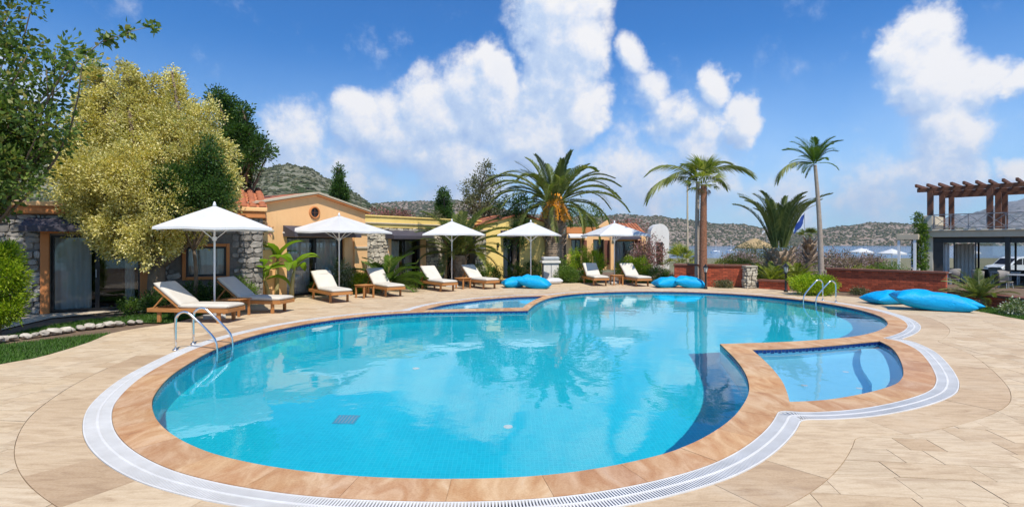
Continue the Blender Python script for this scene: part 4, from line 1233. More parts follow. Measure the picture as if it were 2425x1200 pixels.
def limb(a, b_, r0, r1, bend=.12, n=6, seed=0):
    rr = random.Random(seed); a, b_ = Vector(a), Vector(b_); d = b_ - a; pts = []
    off = Vector((rr.uniform(-1, 1), rr.uniform(-1, 1), rr.uniform(-.3, .6))) * d.length * bend
    for i in range(n + 1):
        t = i / n; pts.append(a + d * t + off * math.sin(PI * t))
    return pts, [r0 + (r1 - r0) * (i / n) ** .8 for i in range(n + 1)]


def tree(name, label, cat, base, blobs, clumps, per, sig, ln, wd, leafm, barkm='bark', trunk=.16, fork=None, group=None, seed=1, shell=.62, twigs=True):
    """trunk with limbs to every mass of the crown, and a crown of single leaves"""
    r = np.random.default_rng(seed); base = Vector(base); t = thing(name, label, cat, base, 0, group)
    loc = [((Vector(c) - base), rad) for c, rad in blobs]; mid = sum((c for c, _ in loc), Vector()) / len(loc)
    fork = fork or max(.25, min(c.z - rad[2] * .6 for c, rad in loc)); top = Vector((mid.x * .35, mid.y * .35, fork)); m = MB()
    p, q = limb((0, 0, -.1), top, trunk * 1.25, trunk * .8, .05, 6, seed); m.tube(p, q, 9)
    for i, (c, rad) in enumerate(loc):
        p, q = limb(top * .96, c, trunk * .55, trunk * .12, .10, 6, seed * 31 + i); m.tube(p, q, 6)
        if twigs:
            for k in range(4):
                u = Vector(unit(1, r)[0]); e = c + Vector((u.x * rad[0], u.y * rad[1], u.z * rad[2])) * .85
                pp, qq = limb(p[3 + k % 3], e, trunk * .16, trunk * .04, .15, 5, seed * 77 + i * 9 + k); m.tube(pp, qq, 4, False)
    m.build('trunk', M[barkm], t, True)
    C, D = crown_points([((c.x, c.y, c.z), rad) for c, rad in loc], clumps, per, sig, r, shell)
    C[:, 2] = np.maximum(C[:, 2], .03)
    V, F = leaf_array(C, D, ln, wd, .25, r); link('crown', np_mesh('crown', V, F, M[leafm]), t)
    return t


def bush(name, label, base, rad, leafm, n=60, per=26, sig=.07, ln=.07, wd=.035, cat='bush', group=None, seed=1, lobes=5, shell=.75, flat=1.0):
    r = random.Random(seed); base = Vector(base); blobs = [(base + Vector((0, 0, rad[2] * .8)), (rad[0] * .8, rad[1] * .8, rad[2] * .85))]
    for i in range(lobes):
        a = 2 * PI * i / lobes + r.uniform(-.4, .4)
        blobs.append((base + Vector((math.cos(a) * rad[0] * .5, math.sin(a) * rad[1] * .5, rad[2] * r.uniform(.45, 1.1))), (rad[0] * .55, rad[1] * .55, rad[2] * .55)))
    return tree(name, label, cat, base, blobs, n, per, sig, ln, wd, leafm, 'bark', .04, .12, group, seed, shell, False)


# --- palms
def feather(length, arch, n, leaflet, lift, droop, width=.035, stem=.028, start=.16, seed=0, ang=.75, pw=1.4):
    """feather frond growing along +x, bending down; leaflets both sides"""
    r = random.Random(seed); S = 14; pts = [Vector((0, 0, 0))]; tan = []
    for i in range(S):
        a = -arch * ((i + .5) / S) ** pw; d = Vector((math.cos(a), 0, math.sin(a))); tan.append(d); pts.append(pts[-1] + d * length / S)
    tan.append(tan[-1])
    def at(s):
        x = s * S; i = min(int(x), S - 1); return pts[i].lerp(pts[i + 1], x - i), tan[i].lerp(tan[i + 1], x - i).normalized()
    m = MB(); m.tube(pts, [stem * (1 - .88 * i / S) for i in range(S + 1)], 5, False)
    for i in range(n):
        s = start + (1 - start) * (i + .3) / n; p, t = at(min(s, .999)); up = Vector((-t.z, 0, t.x))
        q = (s - start) / (1 - start); L = leaflet * (.35 + .65 * math.sin(PI * min(1, .12 + q * .86))) * r.uniform(.85, 1.1)
        a = ang * (1 - .55 * q) * r.uniform(.85, 1.15)
        for side in (-1, 1):
            d = (Vector((0, side, 0)) * math.sin(a + .25) + t * math.cos(a + .25) + up * (lift + r.uniform(-.12, .12))).normalized()
            dn = Vector((0, 0, -droop * r.uniform(.7, 1.2))); mid = p + d * L * .5 + dn * L * .28; tip = p + d * L * .9 + dn * L
            nrm = d.cross(Vector((0, 0, 1)) if abs(d.z) < .9 else Vector((1, 0, 0))).normalized() * width * .5
            w = nrm.lerp(up * width * .5, .35)
            m.add([p - w * .3, mid - w, tip, mid + w, p + w * .3], [(0, 1, 2, 3, 4)])
    return m


def fan(petiole, radius, seg, droop=.25, seed=0, spread=2.2, width=.05):
    r = random.Random(seed); m = MB(); e = Vector((petiole, 0, petiole * .05)); m.tube([(0, 0, 0), e * .5, e], [.02, .015, .01], 5, False)
    for i in range(seg):
        a = -spread / 2 * 1.15 + spread * 1.15 * i / (seg - 1) + r.uniform(-.03, .03); L = radius * (.8 + .2 * math.cos(a)) * r.uniform(.9, 1.08)
        d = Vector((math.cos(a), math.sin(a), .12 * math.cos(3 * a))); s = Vector((-math.sin(a), math.cos(a), .25)) * width
        p1 = e + d * L * .55; p2 = e + d * L + Vector((0, 0, -droop * L * r.uniform(.6, 1.5)))
        m.add([e, p1 - s * .55, p2, p1 + s * .55], [(0, 1, 2, 3)])
    return m


def palm_trunk(h, r0, r1, mat, rings=.12, lean=(0, 0), rough=.12, seed=0, bulge=None):
    r = random.Random(seed); n = max(6, int(h / rings)); pts, rad = [], []
    for i in range(n * 2 + 1):
        t = i / (n * 2); pts.append((lean[0] * t * t, lean[1] * t * t, h * t - .08))
        b_ = r0 + (r1 - r0) * t
        if bulge: b_ *= 1 + bulge * math.sin(PI * t)
        rad.append(b_ * (1 + (rough if i % 2 else -rough * .3) * r.uniform(.6, 1.2)))
    return MB().tube(pts, rad, 12).build, pts[-1]


def palm(name, label, base, h, r0, r1, barkm, fronds, lean=(0, 0), group=None, seed=1, boots=0, bulge=None, rough=.12, fruit=None, extra=()):
    """fronds: list of (mesh, elevation range, count, scale)"""
    rr = random.Random(seed); t = thing(name, label, 'palm', base, rr.uniform(0, 6), group)
    ca, sa = math.cos(-t.rotation_euler.z), math.sin(-t.rotation_euler.z); lean = (lean[0] * ca - lean[1] * sa, lean[0] * sa + lean[1] * ca)
    b_, top = palm_trunk(h, r0, r1, barkm, lean=lean, seed=seed, bulge=bulge, rough=rough); b_('trunk', M[barkm], t, True)
    k = 0
    for meshes, (e0, e1), cnt, sc in fronds:
        for i in range(cnt):
            az = k * 2.39996 + rr.uniform(-.25, .25); k += 1; el = R(e0 + (e1 - e0) * (i + rr.random()) / cnt)
            o = link('frond', rr.choice(meshes), t, (top[0] + r1 * .6 * math.cos(az), top[1] + r1 * .6 * math.sin(az), top[2] + .05 + r1 * .3 * math.sin(el)), (rr.uniform(-.25, .25), -el, az)); o.scale = (sc * rr.uniform(.88, 1.1),) * 3
    for meshes, az, el, sc in extra:
        az = R(az) - t.rotation_euler.z
        o = link('frond', rr.choice(meshes), t, (top[0] + r1 * .5 * math.cos(az), top[1] + r1 * .5 * math.sin(az), top[2] + .05), (rr.uniform(-.15, .15), -R(el), az)); o.scale = (sc,) * 3
    for i in range(boots):                                # cut leaf bases below the crown
        az = i * 2.39996; z = h - .12 - max(1.0, .55 * h) * (i / boots); q = r1 * 1.05
        m = link('leaf_base', BOOT, t, (top[0] + q * math.cos(az), top[1] + q * math.sin(az), z), (0, -R(52), az)); m.scale = (rr.uniform(.7, 1.2),) * 3
    if fruit:
        for az, dz, s in fruit:
            f = MB(); r = random.Random(int(az * 100))
            for q in range(14):
                a = r.uniform(-.5, .5); L = r.uniform(.5, .95) * s; e = Vector((.55 + .35 * L * math.cos(a), .45 * math.sin(a) * L, -L)); f.tube([(0, 0, 0), (.35, a * .2, .05), e * .75 + Vector((.05, 0, .05)), e], [.015, .012, .01, .01], 4, False)
                for w in range(16):
                    c = e * (.55 + .45 * w / 16) + Vector((r.uniform(-.08, .08), r.uniform(-.08, .08), r.uniform(-.06, .06))); f.lathe([(.004, -.035), (.03, 0), (.004, .035)], c, 5)
            g = f.build('date_cluster', M['date_fruit'], t, loc=(top[0], top[1], top[2] + dz), rot=(0, 0, az - t.rotation_euler.z))
    return t


BOOT = MB().add([(0, -.09, 0), (0, .09, 0), (.34, .05, .0), (.34, -.05, .0), (0, -.06, .06), (0, .06, .06), (.32, .03, .03), (.32, -.03, .03)], [(0, 3, 2, 1), (4, 5, 6, 7), (0, 1, 5, 4), (1, 2, 6, 5), (2, 3, 7, 6), (3, 0, 4, 7)]).mesh('leaf_base', M['bark_palm'])
FE_DATE = [feather(3.9, 1.55, 105, .50, .35, .12, .060, .04, .16, s).mesh('frond', M['leaf_palm']) for s in range(3)]
FE_DATE_UP = [feather(3.1, .85, 95, .46, .40, .05, .060, .04, .16, s + 5).mesh('frond', M['leaf_palm_cool']) for s in range(3)]
FE_SMALL = [feather(2.2, 1.15, 80, .42, .3, .10, .045, .022, .15, s + 9).mesh('frond', M['leaf_palm']) for s in range(3)]
FE_UPRIGHT = [feather(3.1, 1.15, 110, .38, .5, .04, .044, .04, .12, s + 13, .75, 2.4).mesh('frond', M['leaf_palm_cool']) for s in range(3)]
FE_QUEEN = [feather(2.9, 1.75, 95, .62, .05, .80, .045, .025, .18, s + 17, 1.0).mesh('frond', M['leaf_palm']) for s in range(3)]
FE_CYCAD = [feather(1.0, .85, 50, .22, .25, .06, .026, .012, .10, s + 21).mesh('frond', M['leaf_palm']) for s in range(3)]
FE_LIME = [feather(1.55, 1.15, 60, .38, .25, .12, .042, .016, .12, s + 25).mesh('frond', M['leaf_green']) for s in range(3)]
FE_YEL = [feather(1.05, .95, 50, .24, .25, .08, .030, .012, .10, s + 41).mesh('frond', M['leaf_fan']) for s in range(3)]
FA_GREEN = [fan(.7, .85, 24, .25, s).mesh('frond', M['leaf_fan']) for s in range(3)]
FA_DARK = [fan(.45, .6, 22, .2, s + 4).mesh('frond', M['leaf_palm_cool']) for s in range(3)]
FA_DRY = [fan(.5, .8, 20, .6, s + 8, 1.4).mesh('frond', M['leaf_dry']) for s in range(2)]
FE_DRY = [feather(2.2, 1.4, 36, .35, .0, .35, .03, .02, .2, s + 31).mesh('frond', M['leaf_dry']) for s in range(2)]


def on(px, dist, z=0.0): return Vector(((px - CX) / FPX * dist, dist, z))


def palms():
    palm('date_palm', 'great date palm with broad crown and orange date clusters over the bungalows', on(1312, 28.5), 3.95, .46, .52, 'bark_palm',
         [(FE_DATE_UP, (52, 84), 14, .92), (FE_DATE, (28, 62), 24, 1.0), (FE_DATE, (-15, 25), 16, .82), (FE_DRY, (-60, -40), 6, .6)], (0, 0), seed=3, boots=80, fruit=[(-1.2, .6, 1.7), (-.75, .55, 1.6), (-2.4, .35, 1.25), (-1.75, .65, 1.0)])
    palm('date_palm', 'young bushy palm with arching feather fronds behind the third parasol', on(1088, 24.4), 1.35, .26, .28, 'bark_palm',
         [(FE_SMALL, (48, 82), 16, 1.15), (FE_SMALL, (5, 48), 22, 1.05), (FE_DRY, (-50, -20), 5, .5)], seed=5, boots=12)
    palm('queen_palm', 'tall palm with slim grey trunk and drooping fronds before the brick wall', on(1650, 22.6), 4.55, .105, .08, 'bark_pale',
         [(FE_QUEEN, (35, 75), 3, .62)], (.05, 0), seed=8, rough=.05, extra=[(FE_QUEEN, 186, 20, .92), (FE_QUEEN, 172, 50, .82), (FE_QUEEN, -4, 46, .88), (FE_QUEEN, 205, 34, .7), (FE_QUEEN, 20, 30, .6), (FE_LIME, 120, 70, .8)])
    palm('fan_palm', 'tall fan palm with reddish trunk beside the slim grey one', on(1665, 22.0), 4.35, .165, .12, 'bark_red',
         [(FA_GREEN, (58, 88), 8, .78), (FA_GREEN, (5, 55), 9, .62), (FA_GREEN, (-25, 10), 6, .48), (FA_DRY, (-80, -60), 4, .4)], (.03, 0), seed=9, rough=.09)
    palm('date_palm', 'squat palm with upright V-shaped dark fronds behind the lantern', on(1846, 23.6), 1.55, .52, .44, 'bark_palm',
         [(FE_UPRIGHT, (80, 89), 12, .74), (FE_UPRIGHT, (68, 80), 18, .90), (FA_DRY, (-70, -35), 12, .45)], seed=12, boots=60)
    palm('queen_palm', 'lone tall thin palm with a small tufted crown right of the squat palm', on(1945, 20.8), 5.0, .115, .06, 'bark_pale',
         [(FE_LIME, (50, 86), 12, .78), (FE_LIME, (-10, 50), 7, .6)], (-.25, 0), seed=19, rough=.05, extra=[(FE_QUEEN, 182, 16, .66), (FE_LIME, 10, 62, .75), (FE_LIME, -10, 75, .8), (FE_LIME, 175, 30, .62), (FE_LIME, 195, 8, .55)])
    palm('fan_palm', 'small dark fan palm with shaggy brown trunk behind the thin palm', on(1916, 27), 2.1, .18, .17, 'bark', [(FA_DARK, (20, 80), 9, .62), (FA_DRY, (-85, -50), 14, .42)], seed=21, boots=30)
    palm('fan_palm', 'distant small fan palm behind the brick wall beside the twin trunks', on(1612, 30), .75, .16, .14, 'bark_palm', [(FA_GREEN, (30, 85), 10, .75), (FA_GREEN, (-10, 30), 10, .75)], seed=23)
    for lab, px, d, sc, sd_ in (('green cycad spreading beside the fourth lounger', 915, 20.5, 1.0, 31), ('cycad with arching green leaves by the low brick wall at right', 2318, 15.6, .95, 33)):
        palm('cycad', lab, on(px, d), .25, .12, .12, 'bark_palm', [(FE_LIME if sc == 1 else FE_CYCAD, (35, 80), 14, sc), (FE_LIME if sc == 1 else FE_CYCAD, (5, 38), 16, sc)], seed=sd_)
    for lab, px, d, f, n, sd_ in (('leafy palm-like plant in the brick planter left of the lantern', 1828, 22.2, FE_YEL, 26, 41), ('yellowish palm seedling behind the lantern', 1888, 22.4, FE_YEL, 22, 43), ('dark palm seedling behind the stone pillar', 1800, 23.6, FE_CYCAD, 16, 47)):
        palm('palm_shrub', lab, on(px, d), .2, .08, .08, 'bark_palm', [(f, (20, 80), n, 1.0)], seed=sd_)


def banana(label, base, h, nl, seed):
    r = random.Random(seed); t = thing('banana_plant', label, 'banana plant', base, r.uniform(0, 6), 'banana plants')
    lean = (r.uniform(-.15, .15), r.uniform(-.15, .15)); m = MB().tube([(lean[0] * q * q, lean[1] * q * q, h * q - .05) for q in (0, .3, .6, .85, 1)], [.085, .08, .065, .05, .035], 9); m.build('stem', M['banana_stem'], t, True)
    for i in range(nl):
        az = i * 2.4 + r.uniform(-.3, .3); el = R(r.uniform(25, 75)); L = r.uniform(.85, 1.35); W = .17; S = 12; arch = r.uniform(1.0, 1.9); p = Vector((0, 0, 0)); vs, fs = [], []; mid = []
        for k in range(S + 1):
            s = k / S; a = -arch * s ** 1.3; d = Vector((math.cos(a), 0, math.sin(a))); w = W * (.12 if s < .14 else math.sin(PI * min(1, .16 + .84 * (s - .1) / .9)) ** .7) * (1 + .08 * math.sin(k * 2.6 + i))
            if s > .985: w = .01
            up = Vector((-d.z, 0, d.x)); vs += [p + Vector((0, -w, 0)) + up * w * .35, p, p + Vector((0, w, 0)) + up * w * .35]; mid.append(p.copy()); p = p + d * L / S
        for k in range(S):
            if True: fs.append((3 * k, 3 * k + 1, 3 * k + 4, 3 * k + 3)); fs.append((3 * k + 1, 3 * k + 2, 3 * k + 5, 3 * k + 4))
        lf = MB().add(vs, fs).build('leaf', M['leaf_banana'], t, True, (lean[0], lean[1], h - .06), (r.uniform(-.3, .3), -el, az))
        MB().tube([q + Vector((0, 0, -.004)) for q in mid], [.014 * (1 - .8 * k / S) for k in range(S + 1)], 4, False).build('midrib', M['banana_stem'], lf)
    return t


def trees():
    # big cream-leaved tree at left
    Z = 14.0; B = []
    for px, py, rx in ((222, 235, 44), (300, 232, 48), (355, 255, 46), (412, 255, 44), (455, 305, 52), (250, 300, 62), (330, 290, 60), (400, 310, 56), (250, 345, 72), (340, 340, 90), (430, 390, 85), (500, 370, 50), (225, 430, 70), (310, 440, 85), (390, 480, 80), (480, 470, 70),
                       (215, 500, 55), (290, 530, 65), (360, 560, 55), (520, 430, 42), (224, 195, 28), (224, 170, 17), (225, 152, 9), (300, 196, 30), (300, 174, 19), (300, 156, 10), (411, 212, 26), (408, 188, 17), (407, 170, 9), (362, 215, 22), (362, 192, 12), (495, 275, 26), (500, 245, 10), (205, 290, 36), (200, 350, 40), (195, 460, 40), (540, 470, 22), (450, 540, 40), (400, 560, 36), (330, 585, 28), (260, 560, 36), (470, 370, 60)):
        zz = Z + rng.uniform(-.2, .3) + (.75 if py < 420 or px > 430 else -.15); p = AT(px, py, zz); q = rx / FPX * Z; B.append((p, (q, q * .95, q)))
    tree('variegated_tree', 'big dense tree with cream-yellow variegated leaves at left', 'tree', on(385, Z + .3), B, 2300, 74, .082, .070, .044, 'leaf_variegated', 'bark', .24, 1.2, seed=4, shell=.80, twigs=False)
    B = [(AT(px, py, (13.85 if px < 465 else 14.1) + rng.uniform(-.12, .12)), (q * (.95 if px < 465 else .85) / FPX * 14.0,) * 3) for px, py, q in ((495, 375, 26), (480, 410, 36), (515, 420, 30), (455, 440, 36), (500, 455, 40), (420, 425, 34), (405, 465, 32), (440, 485, 30), (385, 425, 18), (525, 480, 20), (495, 345, 15))]
    tree('dark_tree', 'small dark green tree in front of the cream-leaved one', 'tree', on(455, 14.4), B, 300, 46, .10, .075, .045, 'leaf_dark', 'bark', .05, 1.7, seed=6, twigs=False)
    B = [(AT(px, py, 18.5 + rng.uniform(-.4, .4)), (q / FPX * 18.5,) * 3) for px, py, q in ((515, 232, 18), (528, 252, 20), (545, 268, 24), (555, 300, 32), (565, 330, 36), (550, 360, 34), (590, 345, 26), (620, 350, 20), (635, 362, 12), (590, 385, 24), (570, 420, 24), (575, 305, 24), (545, 405, 30), (540, 245, 12), (575, 262, 14))]
    tree('dark_tree', 'dark evergreen rising behind the cream-leaved tree with a leaning top', 'tree', on(548, 18.5), B, 620, 26, .10, .11, .06, 'leaf_dark', 'bark', .14, 2.2, seed=7)
    # fig-like tree entering from the left
    Z = 10.6; B = []
    for px, py, q in ((-60, 330, 110), (30, 300, 60), (100, 290, 40), (20, 270, 40), (110, 240, 30), (70, 205, 32), (145, 205, 20), (60, 345, 52), (0, 400, 60), (-40, 440, 60), (80, 395, 30), (125, 335, 28), (40, 440, 26), (10, 130, 34), (40, 90, 30), (20, 40, 26), (75, 15, 22), (-40, 60, 50), (-60, 200, 80), (150, 300, 18),
                      (165, 140, 18), (130, 120, 22), (195, 150, 18), (110, 165, 26), (65, 130, 16)):
        p = AT(px, py, Z + rng.uniform(-.5, .7)); s = q / FPX * Z; B.append((p, (s, s, s * .9)))
    t = tree('fig_tree', 'broadleaf tree with loose branches reaching in from the left edge', 'tree', on(-120, Z + .6), B, 560, 17, .11, .12, .075, 'leaf_fig', 'bark', .075, 1.9, seed=14, shell=.4, twigs=False)
    br = [AT(70, 262, Z), AT(130, 205, Z), AT(190, 140, Z - .2), AT(240, 100, Z - .3), AT(300, 78, Z - .4), AT(356, 62, Z - .5)]; o = t.location
    m = MB().tube([p - o for p in br], [.022, .018, .014, .010, .007, .004], 6); m.build('branch', M['bark_pale'], t, True); C, D = [], []
    r = np.random.default_rng(5)
    for p, k in ((AT(205, 118, Z - .25), 40), (AT(250, 95, Z - .3), 50), (AT(262, 88, Z - .3), 30), (AT(300, 78, Z - .4), 40), (AT(357, 63, Z - .5), 34), (AT(165, 160, Z), 60)):
        C.append(np.array(p - o) + r.normal(size=(k, 3)) * .065); D.append(unit(k, r))
    V, F = leaf_array(np.vstack(C), np.vstack(D), .12, .08, .2, r); link('branch_leaves', np_mesh('branch_leaves', V, F, M['leaf_fig']), t)
    # lime conifer at the left edge
    B = [(AT(px, py, 10.6 + rng.uniform(-.15, .15)), (q / FPX * 10.6,) * 3) for px, py, q in ((5, 610, 34), (-30, 620, 45), (20, 650, 30), (30, 690, 26), (-10, 670, 45), (0, 730, 36), (25, 735, 24), (-30, 740, 40), (12, 595, 20))]
    tree('golden_conifer', 'bright lime-green conifer bush at the left edge before the stone wall', 'conifer', on(-8, 10.6), B, 420, 34, .055, .09, .022, 'leaf_lime', 'bark', .06, .2, seed=15)
    # mid-ground trees round the big palm
    spec = [('dark_tree', 'dark green tree left of the big palm trunk above the yellow wall', 27.5, 'leaf_dark', ((1205, 495, 26), (1225, 520, 28), (1195, 540, 24), (1215, 565, 26), (1235, 480, 22), (1240, 545, 24)), 1218, .12, .11),
            ('round_tree', 'rounded green tree right of the big palm behind the orange house', 47, 'leaf_green', ((1365, 520, 28), (1395, 505, 24), (1415, 525, 24), (1380, 545, 26), (1345, 500, 18), (1405, 545, 18), (1350, 560, 22)), 1385, .14, .13),
            ('pepper_tree', 'loose feathery grey-green tree behind the small palm', 31, 'leaf_olive', ((1150, 400, 14), (1140, 430, 20), (1120, 450, 22), (1165, 445, 20), (1135, 480, 26), (1165, 490, 22), (1105, 490, 18), (1150, 515, 20)), 1140, .14, .12),
            ('cypress', 'slim pointed dark cypress far behind the small palm', 40, 'leaf_dark', ((1050, 455, 7), (1050, 470, 11), (1050, 490, 15), (1050, 512, 18)), 1050, .16, .14),
            ('norfolk_pine', 'far slim pine with pointed top above the gable roof', 46, 'leaf_dark', ((803, 396, 4), (803, 412, 8), (804, 430, 9), (803, 448, 13), (804, 466, 18)), 803, .2, .16),
            ('olive_tree', 'grey-green olive behind the yellow parapet', 33, 'leaf_olive', ((1005, 530, 16), (980, 540, 14), (1025, 520, 18), (1035, 545, 18)), 1015, .12, .1)]
    for nm, lab, Z, lf, bl, px, ln, sg in spec:
        tree(nm, lab, 'tree', on(px, Z), [(AT(a, c, Z + rng.uniform(-.5, .5)), (q / FPX * Z,) * 3) for a, c, q in bl], 300, 18, sg, ln, ln * .5, lf, 'bark', .13, None, seed=len(lab))
    # oleanders and flowering shrubs in the middle distance
    n = 0
    for lab, px, d, zc, rad, lf in (('pink oleander above the orange house', 1480, 47, 2.9, (2.2, 1.3, 1.0), 'flower_pink'), ('pink oleander beside the white domed house', 1540, 34, 1.0, (1.1, 1.0, 1.3), 'flower_pink'), ('sparse pink shrub left of the domed house', 1512, 34, 1.2, (.6, .6, .9), 'flower_mauve'),
                               ('red bougainvillea on the roof behind the gabled bungalow', 925, 32, 3.3, (1.5, .9, .42), 'flower_pink'), ('mauve flowering shrub behind the brick wall end', 1775, 30, .6, (.8, .8, .7), 'flower_mauve'), ('broad mauve flowering hedge behind the thin palm', 1990, 31, .5, (1.3, .9, .8), 'flower_mauve'),
                               ('mauve shrub between sea and terrace building', 2060, 34, .0, (.9, .8, .6), 'flower_mauve'), ('pale flowering shrub behind the squat palm', 1905, 32, .5, (.9, .9, 1.0), 'flower_mauve'), ('dry pinkish shrub behind the twin trunks', 1745, 33, .4, (.8, .8, .7), 'flower_mauve'), ('pink shrub by the roof edge of the stone bungalow', 588, 17.2, 2.3, (.42, .4, .5), 'flower_pink'),
                               ('brown-green shrub under the thatched shade', 1790, 40, .1, (1.6, 1.2, 1.1), 'leaf_olive'), ('wide grey shrub below the far blue flag', 1860, 44, .0, (1.8, 1.2, 1.0), 'leaf_olive')):
        n += 1; p = on(px, d); p.z = zc - rad[2] if zc > 2 else 0
        if zc > 2:
            base = on(px, d); B = [(Vector((p.x + q * rad[0] * .5, d, zc + .1 * math.sin(q * 5))), (rad[0] * .5, rad[1], rad[2])) for q in (-1, -.3, .4, 1)]
            tree('flowering_shrub', lab, 'shrub', base, B, 260, 16, .12, .12, .07, lf, 'bark', .06, 1.2, seed=n + 60)
        else: bush('flowering_shrub', lab, p, (rad[0], rad[1], rad[2]), lf, 230, 16, .12, .11, .06, 'shrub', None, n + 60, 5, .6)
    # bushes by the deck
    for lab, nm, px, py, rad, lf, k in (('rounded lime-green conifer left of the facing loungers', 'golden_conifer', 1388, 666, (.92, .75, .98), 'leaf_lime', 480), ('lime-green bush behind the right facing lounger', 'golden_conifer', 1498, 666, (.85, .7, .74), 'leaf_lime', 400), ('low green bush left of the rounded conifer', 'round_bush', 1343, 669, (.6, .5, .46), 'leaf_green', 220),
                                    ('clipped green hedge bush behind the sixth lounger', 'round_bush', 1152, 669, (.75, .55, .52), 'leaf_green', 220), ('clipped bush beside the second parasol and cycad', 'round_bush', 850, 693, (.42, .4, .42), 'leaf_lime', 150), ('broad round clipped bush right of the lantern', 'round_bush', 1927, 698, (.82, .6, .42), 'leaf_lime', 480),
                                    ('loose grassy green shrub beside the right blue beanbags', 'round_bush', 1560, 668, (.7, .5, .40), 'leaf_green', 170), ('low green shrub at the foot of the brick wall', 'round_bush', 1715, 681, (.35, .3, .16), 'leaf_olive', 60), ('dark shrub under the stone bungalow window', 'round_bush', 470, 734, (.85, .35, .45), 'leaf_dark', 260),
                                    ('dark leafy shrub beside the bungalow door post', 'round_bush', 380, 741, (.5, .3, .34), 'leaf_dark', 150), ('green shrub behind the second lounger', 'round_bush', 562, 722, (.5, .35, .5), 'leaf_green', 150), ('white-flowered shrub by the second parasol pole', 'flowering_shrub', 812, 694, (.36, .36, .72), 'flower_white', 170),
                                    ('green shrub before the terrace building at the brick wall', 'round_bush', 2105, 668, (1.0, .7, .55), 'leaf_green', 220), ('green shrub at the foot of the gabled bungalow wall', 'round_bush', 765, 697, (.45, .35, .34), 'leaf_green', 130), ('green shrub between the fourth and fifth loungers', 'round_bush', 985, 681, (.55, .4, .38), 'leaf_green', 150), ('leafy green shrub beside the yellow end wall door', 'round_bush', 1225, 667, (.4, .35, .5), 'leaf_green', 120), ('dense green shrub between grey cabinet and rounded conifer', 'round_bush', 1336, 662, (.6, .5, .62), 'leaf_green', 200), ('yellow-flowered shrub behind the brick wall by the stone pillar', 'round_bush', 1738, 668, (.95, .6, .72), 'leaf_fan', 260), ('yellow-green shrub behind the long brick wall', 'round_bush', 2035, 668, (.8, .6, .45), 'leaf_fan', 160), ('sprig of dry weeds at the foot of the long brick wall', 'round_bush', 2035, 696, (.25, .12, .10), 'leaf_olive', 40),
                                    ('little leafy plant on the grass before the glass door', 'round_bush', 308, 742, (.22, .2, .22), 'leaf_green', 40), ('dark shrub by the big palm trunk', 'round_bush', 1265, 660, (.5, .5, .6), 'leaf_dark', 140), ('flowering tuft at the right edge by the planter', 'flowering_shrub', 2410, 745, (.4, .3, .20), 'flower_white', 70)):
        bush(nm, lab, G(px, py), rad, lf, k, 26, .055, .062, .03, 'bush', None, len(lab) * 3 + px, 5, .78)
    for i, (lab, px, d, h, nl) in enumerate((('tallest banana plant with bright leaves before the gabled bungalow', 655, 17.6, 1.35, 7), ('banana plant nearest the second lounger', 690, 17.2, 1.0, 6), ('low banana plant left of the others against the stone wall', 612, 16.4, .85, 6), ('short banana plant between the taller ones', 636, 17.0, .7, 5))):
        banana(lab, on(px, d), h, nl, 50 + i)
    # climber on the terrace building's corner post
    p = Vector((19.35, 25.0, 0)); B = [(p + Vector((0, 0, z)), (.24, .24, .35)) for z in np.arange(.1, 3.1, .4)]
    tree('climbing_ivy', 'green ivy column climbing the corner of the terrace building', 'ivy', p, B, 220, 18, .06, .09, .06, 'leaf_green', 'bark', .05, .3, seed=90)


def grass():
    polys = [[(-60, 822), (40, 812), (120, 803), (200, 794), (262, 788), (215, 808), (150, 829), (80, 848), (0, 862), (-60, 878)], [(12, 797), (60, 782), (130, 768), (220, 756), (300, 748), (400, 738), (470, 730), (480, 745), (405, 764), (340, 763), (250, 771), (120, 787), (40, 798)],
             [(2240, 726), (2340, 728), (2425, 738), (2600, 755), (2600, 790), (2425, 757), (2340, 741)]]
    V, F, n = [], [], 0; soil = []
    r = np.random.default_rng(77)
    for k, pl in enumerate(polys):
        P = np.array([tuple(G(*p).xy) for p in pl]); lo, hi = P.min(0), P.max(0); A = (hi - lo).prod(); cnt = int(A * 2600)
        X = r.uniform(lo, hi, (cnt, 2)); X = X[in_poly(P, X[:, 0], X[:, 1])]; c = len(X); b_ = np.c_[X, np.full(c, -.012)]; a = r.uniform(0, 2 * PI, c); h = r.uniform(.03, .07, c)
        s = np.c_[np.cos(a), np.sin(a), np.zeros(c)] * .006; tip = b_ + np.c_[np.cos(a + 1.3) * h * .5, np.sin(a + 1.3) * h * .5, h]
        V.append(np.stack([b_ - s, b_ + s, tip], 1).reshape(-1, 3)); F.append(np.arange(3 * c).reshape(-1, 3) + n); n += 3 * c; soil.append(P)
    o = link('grass', np_mesh('grass', np.vstack(V), np.vstack(F), M['grass'])); tag(o, 'short green lawn grass', 'grass', None, 'stuff')
    for P in soil: tag(MB().add([(p[0], p[1], -.004) for p in P], [tuple(range(len(P)))]).build('lawn', M['lawn_soil']), None, None, None, 'structure')


plain('lawn_soil', (.055, .085, .02), (.035, .05, .014), 9, .95, bmp=.8, bscale=40)
palms(); trees(); grass()

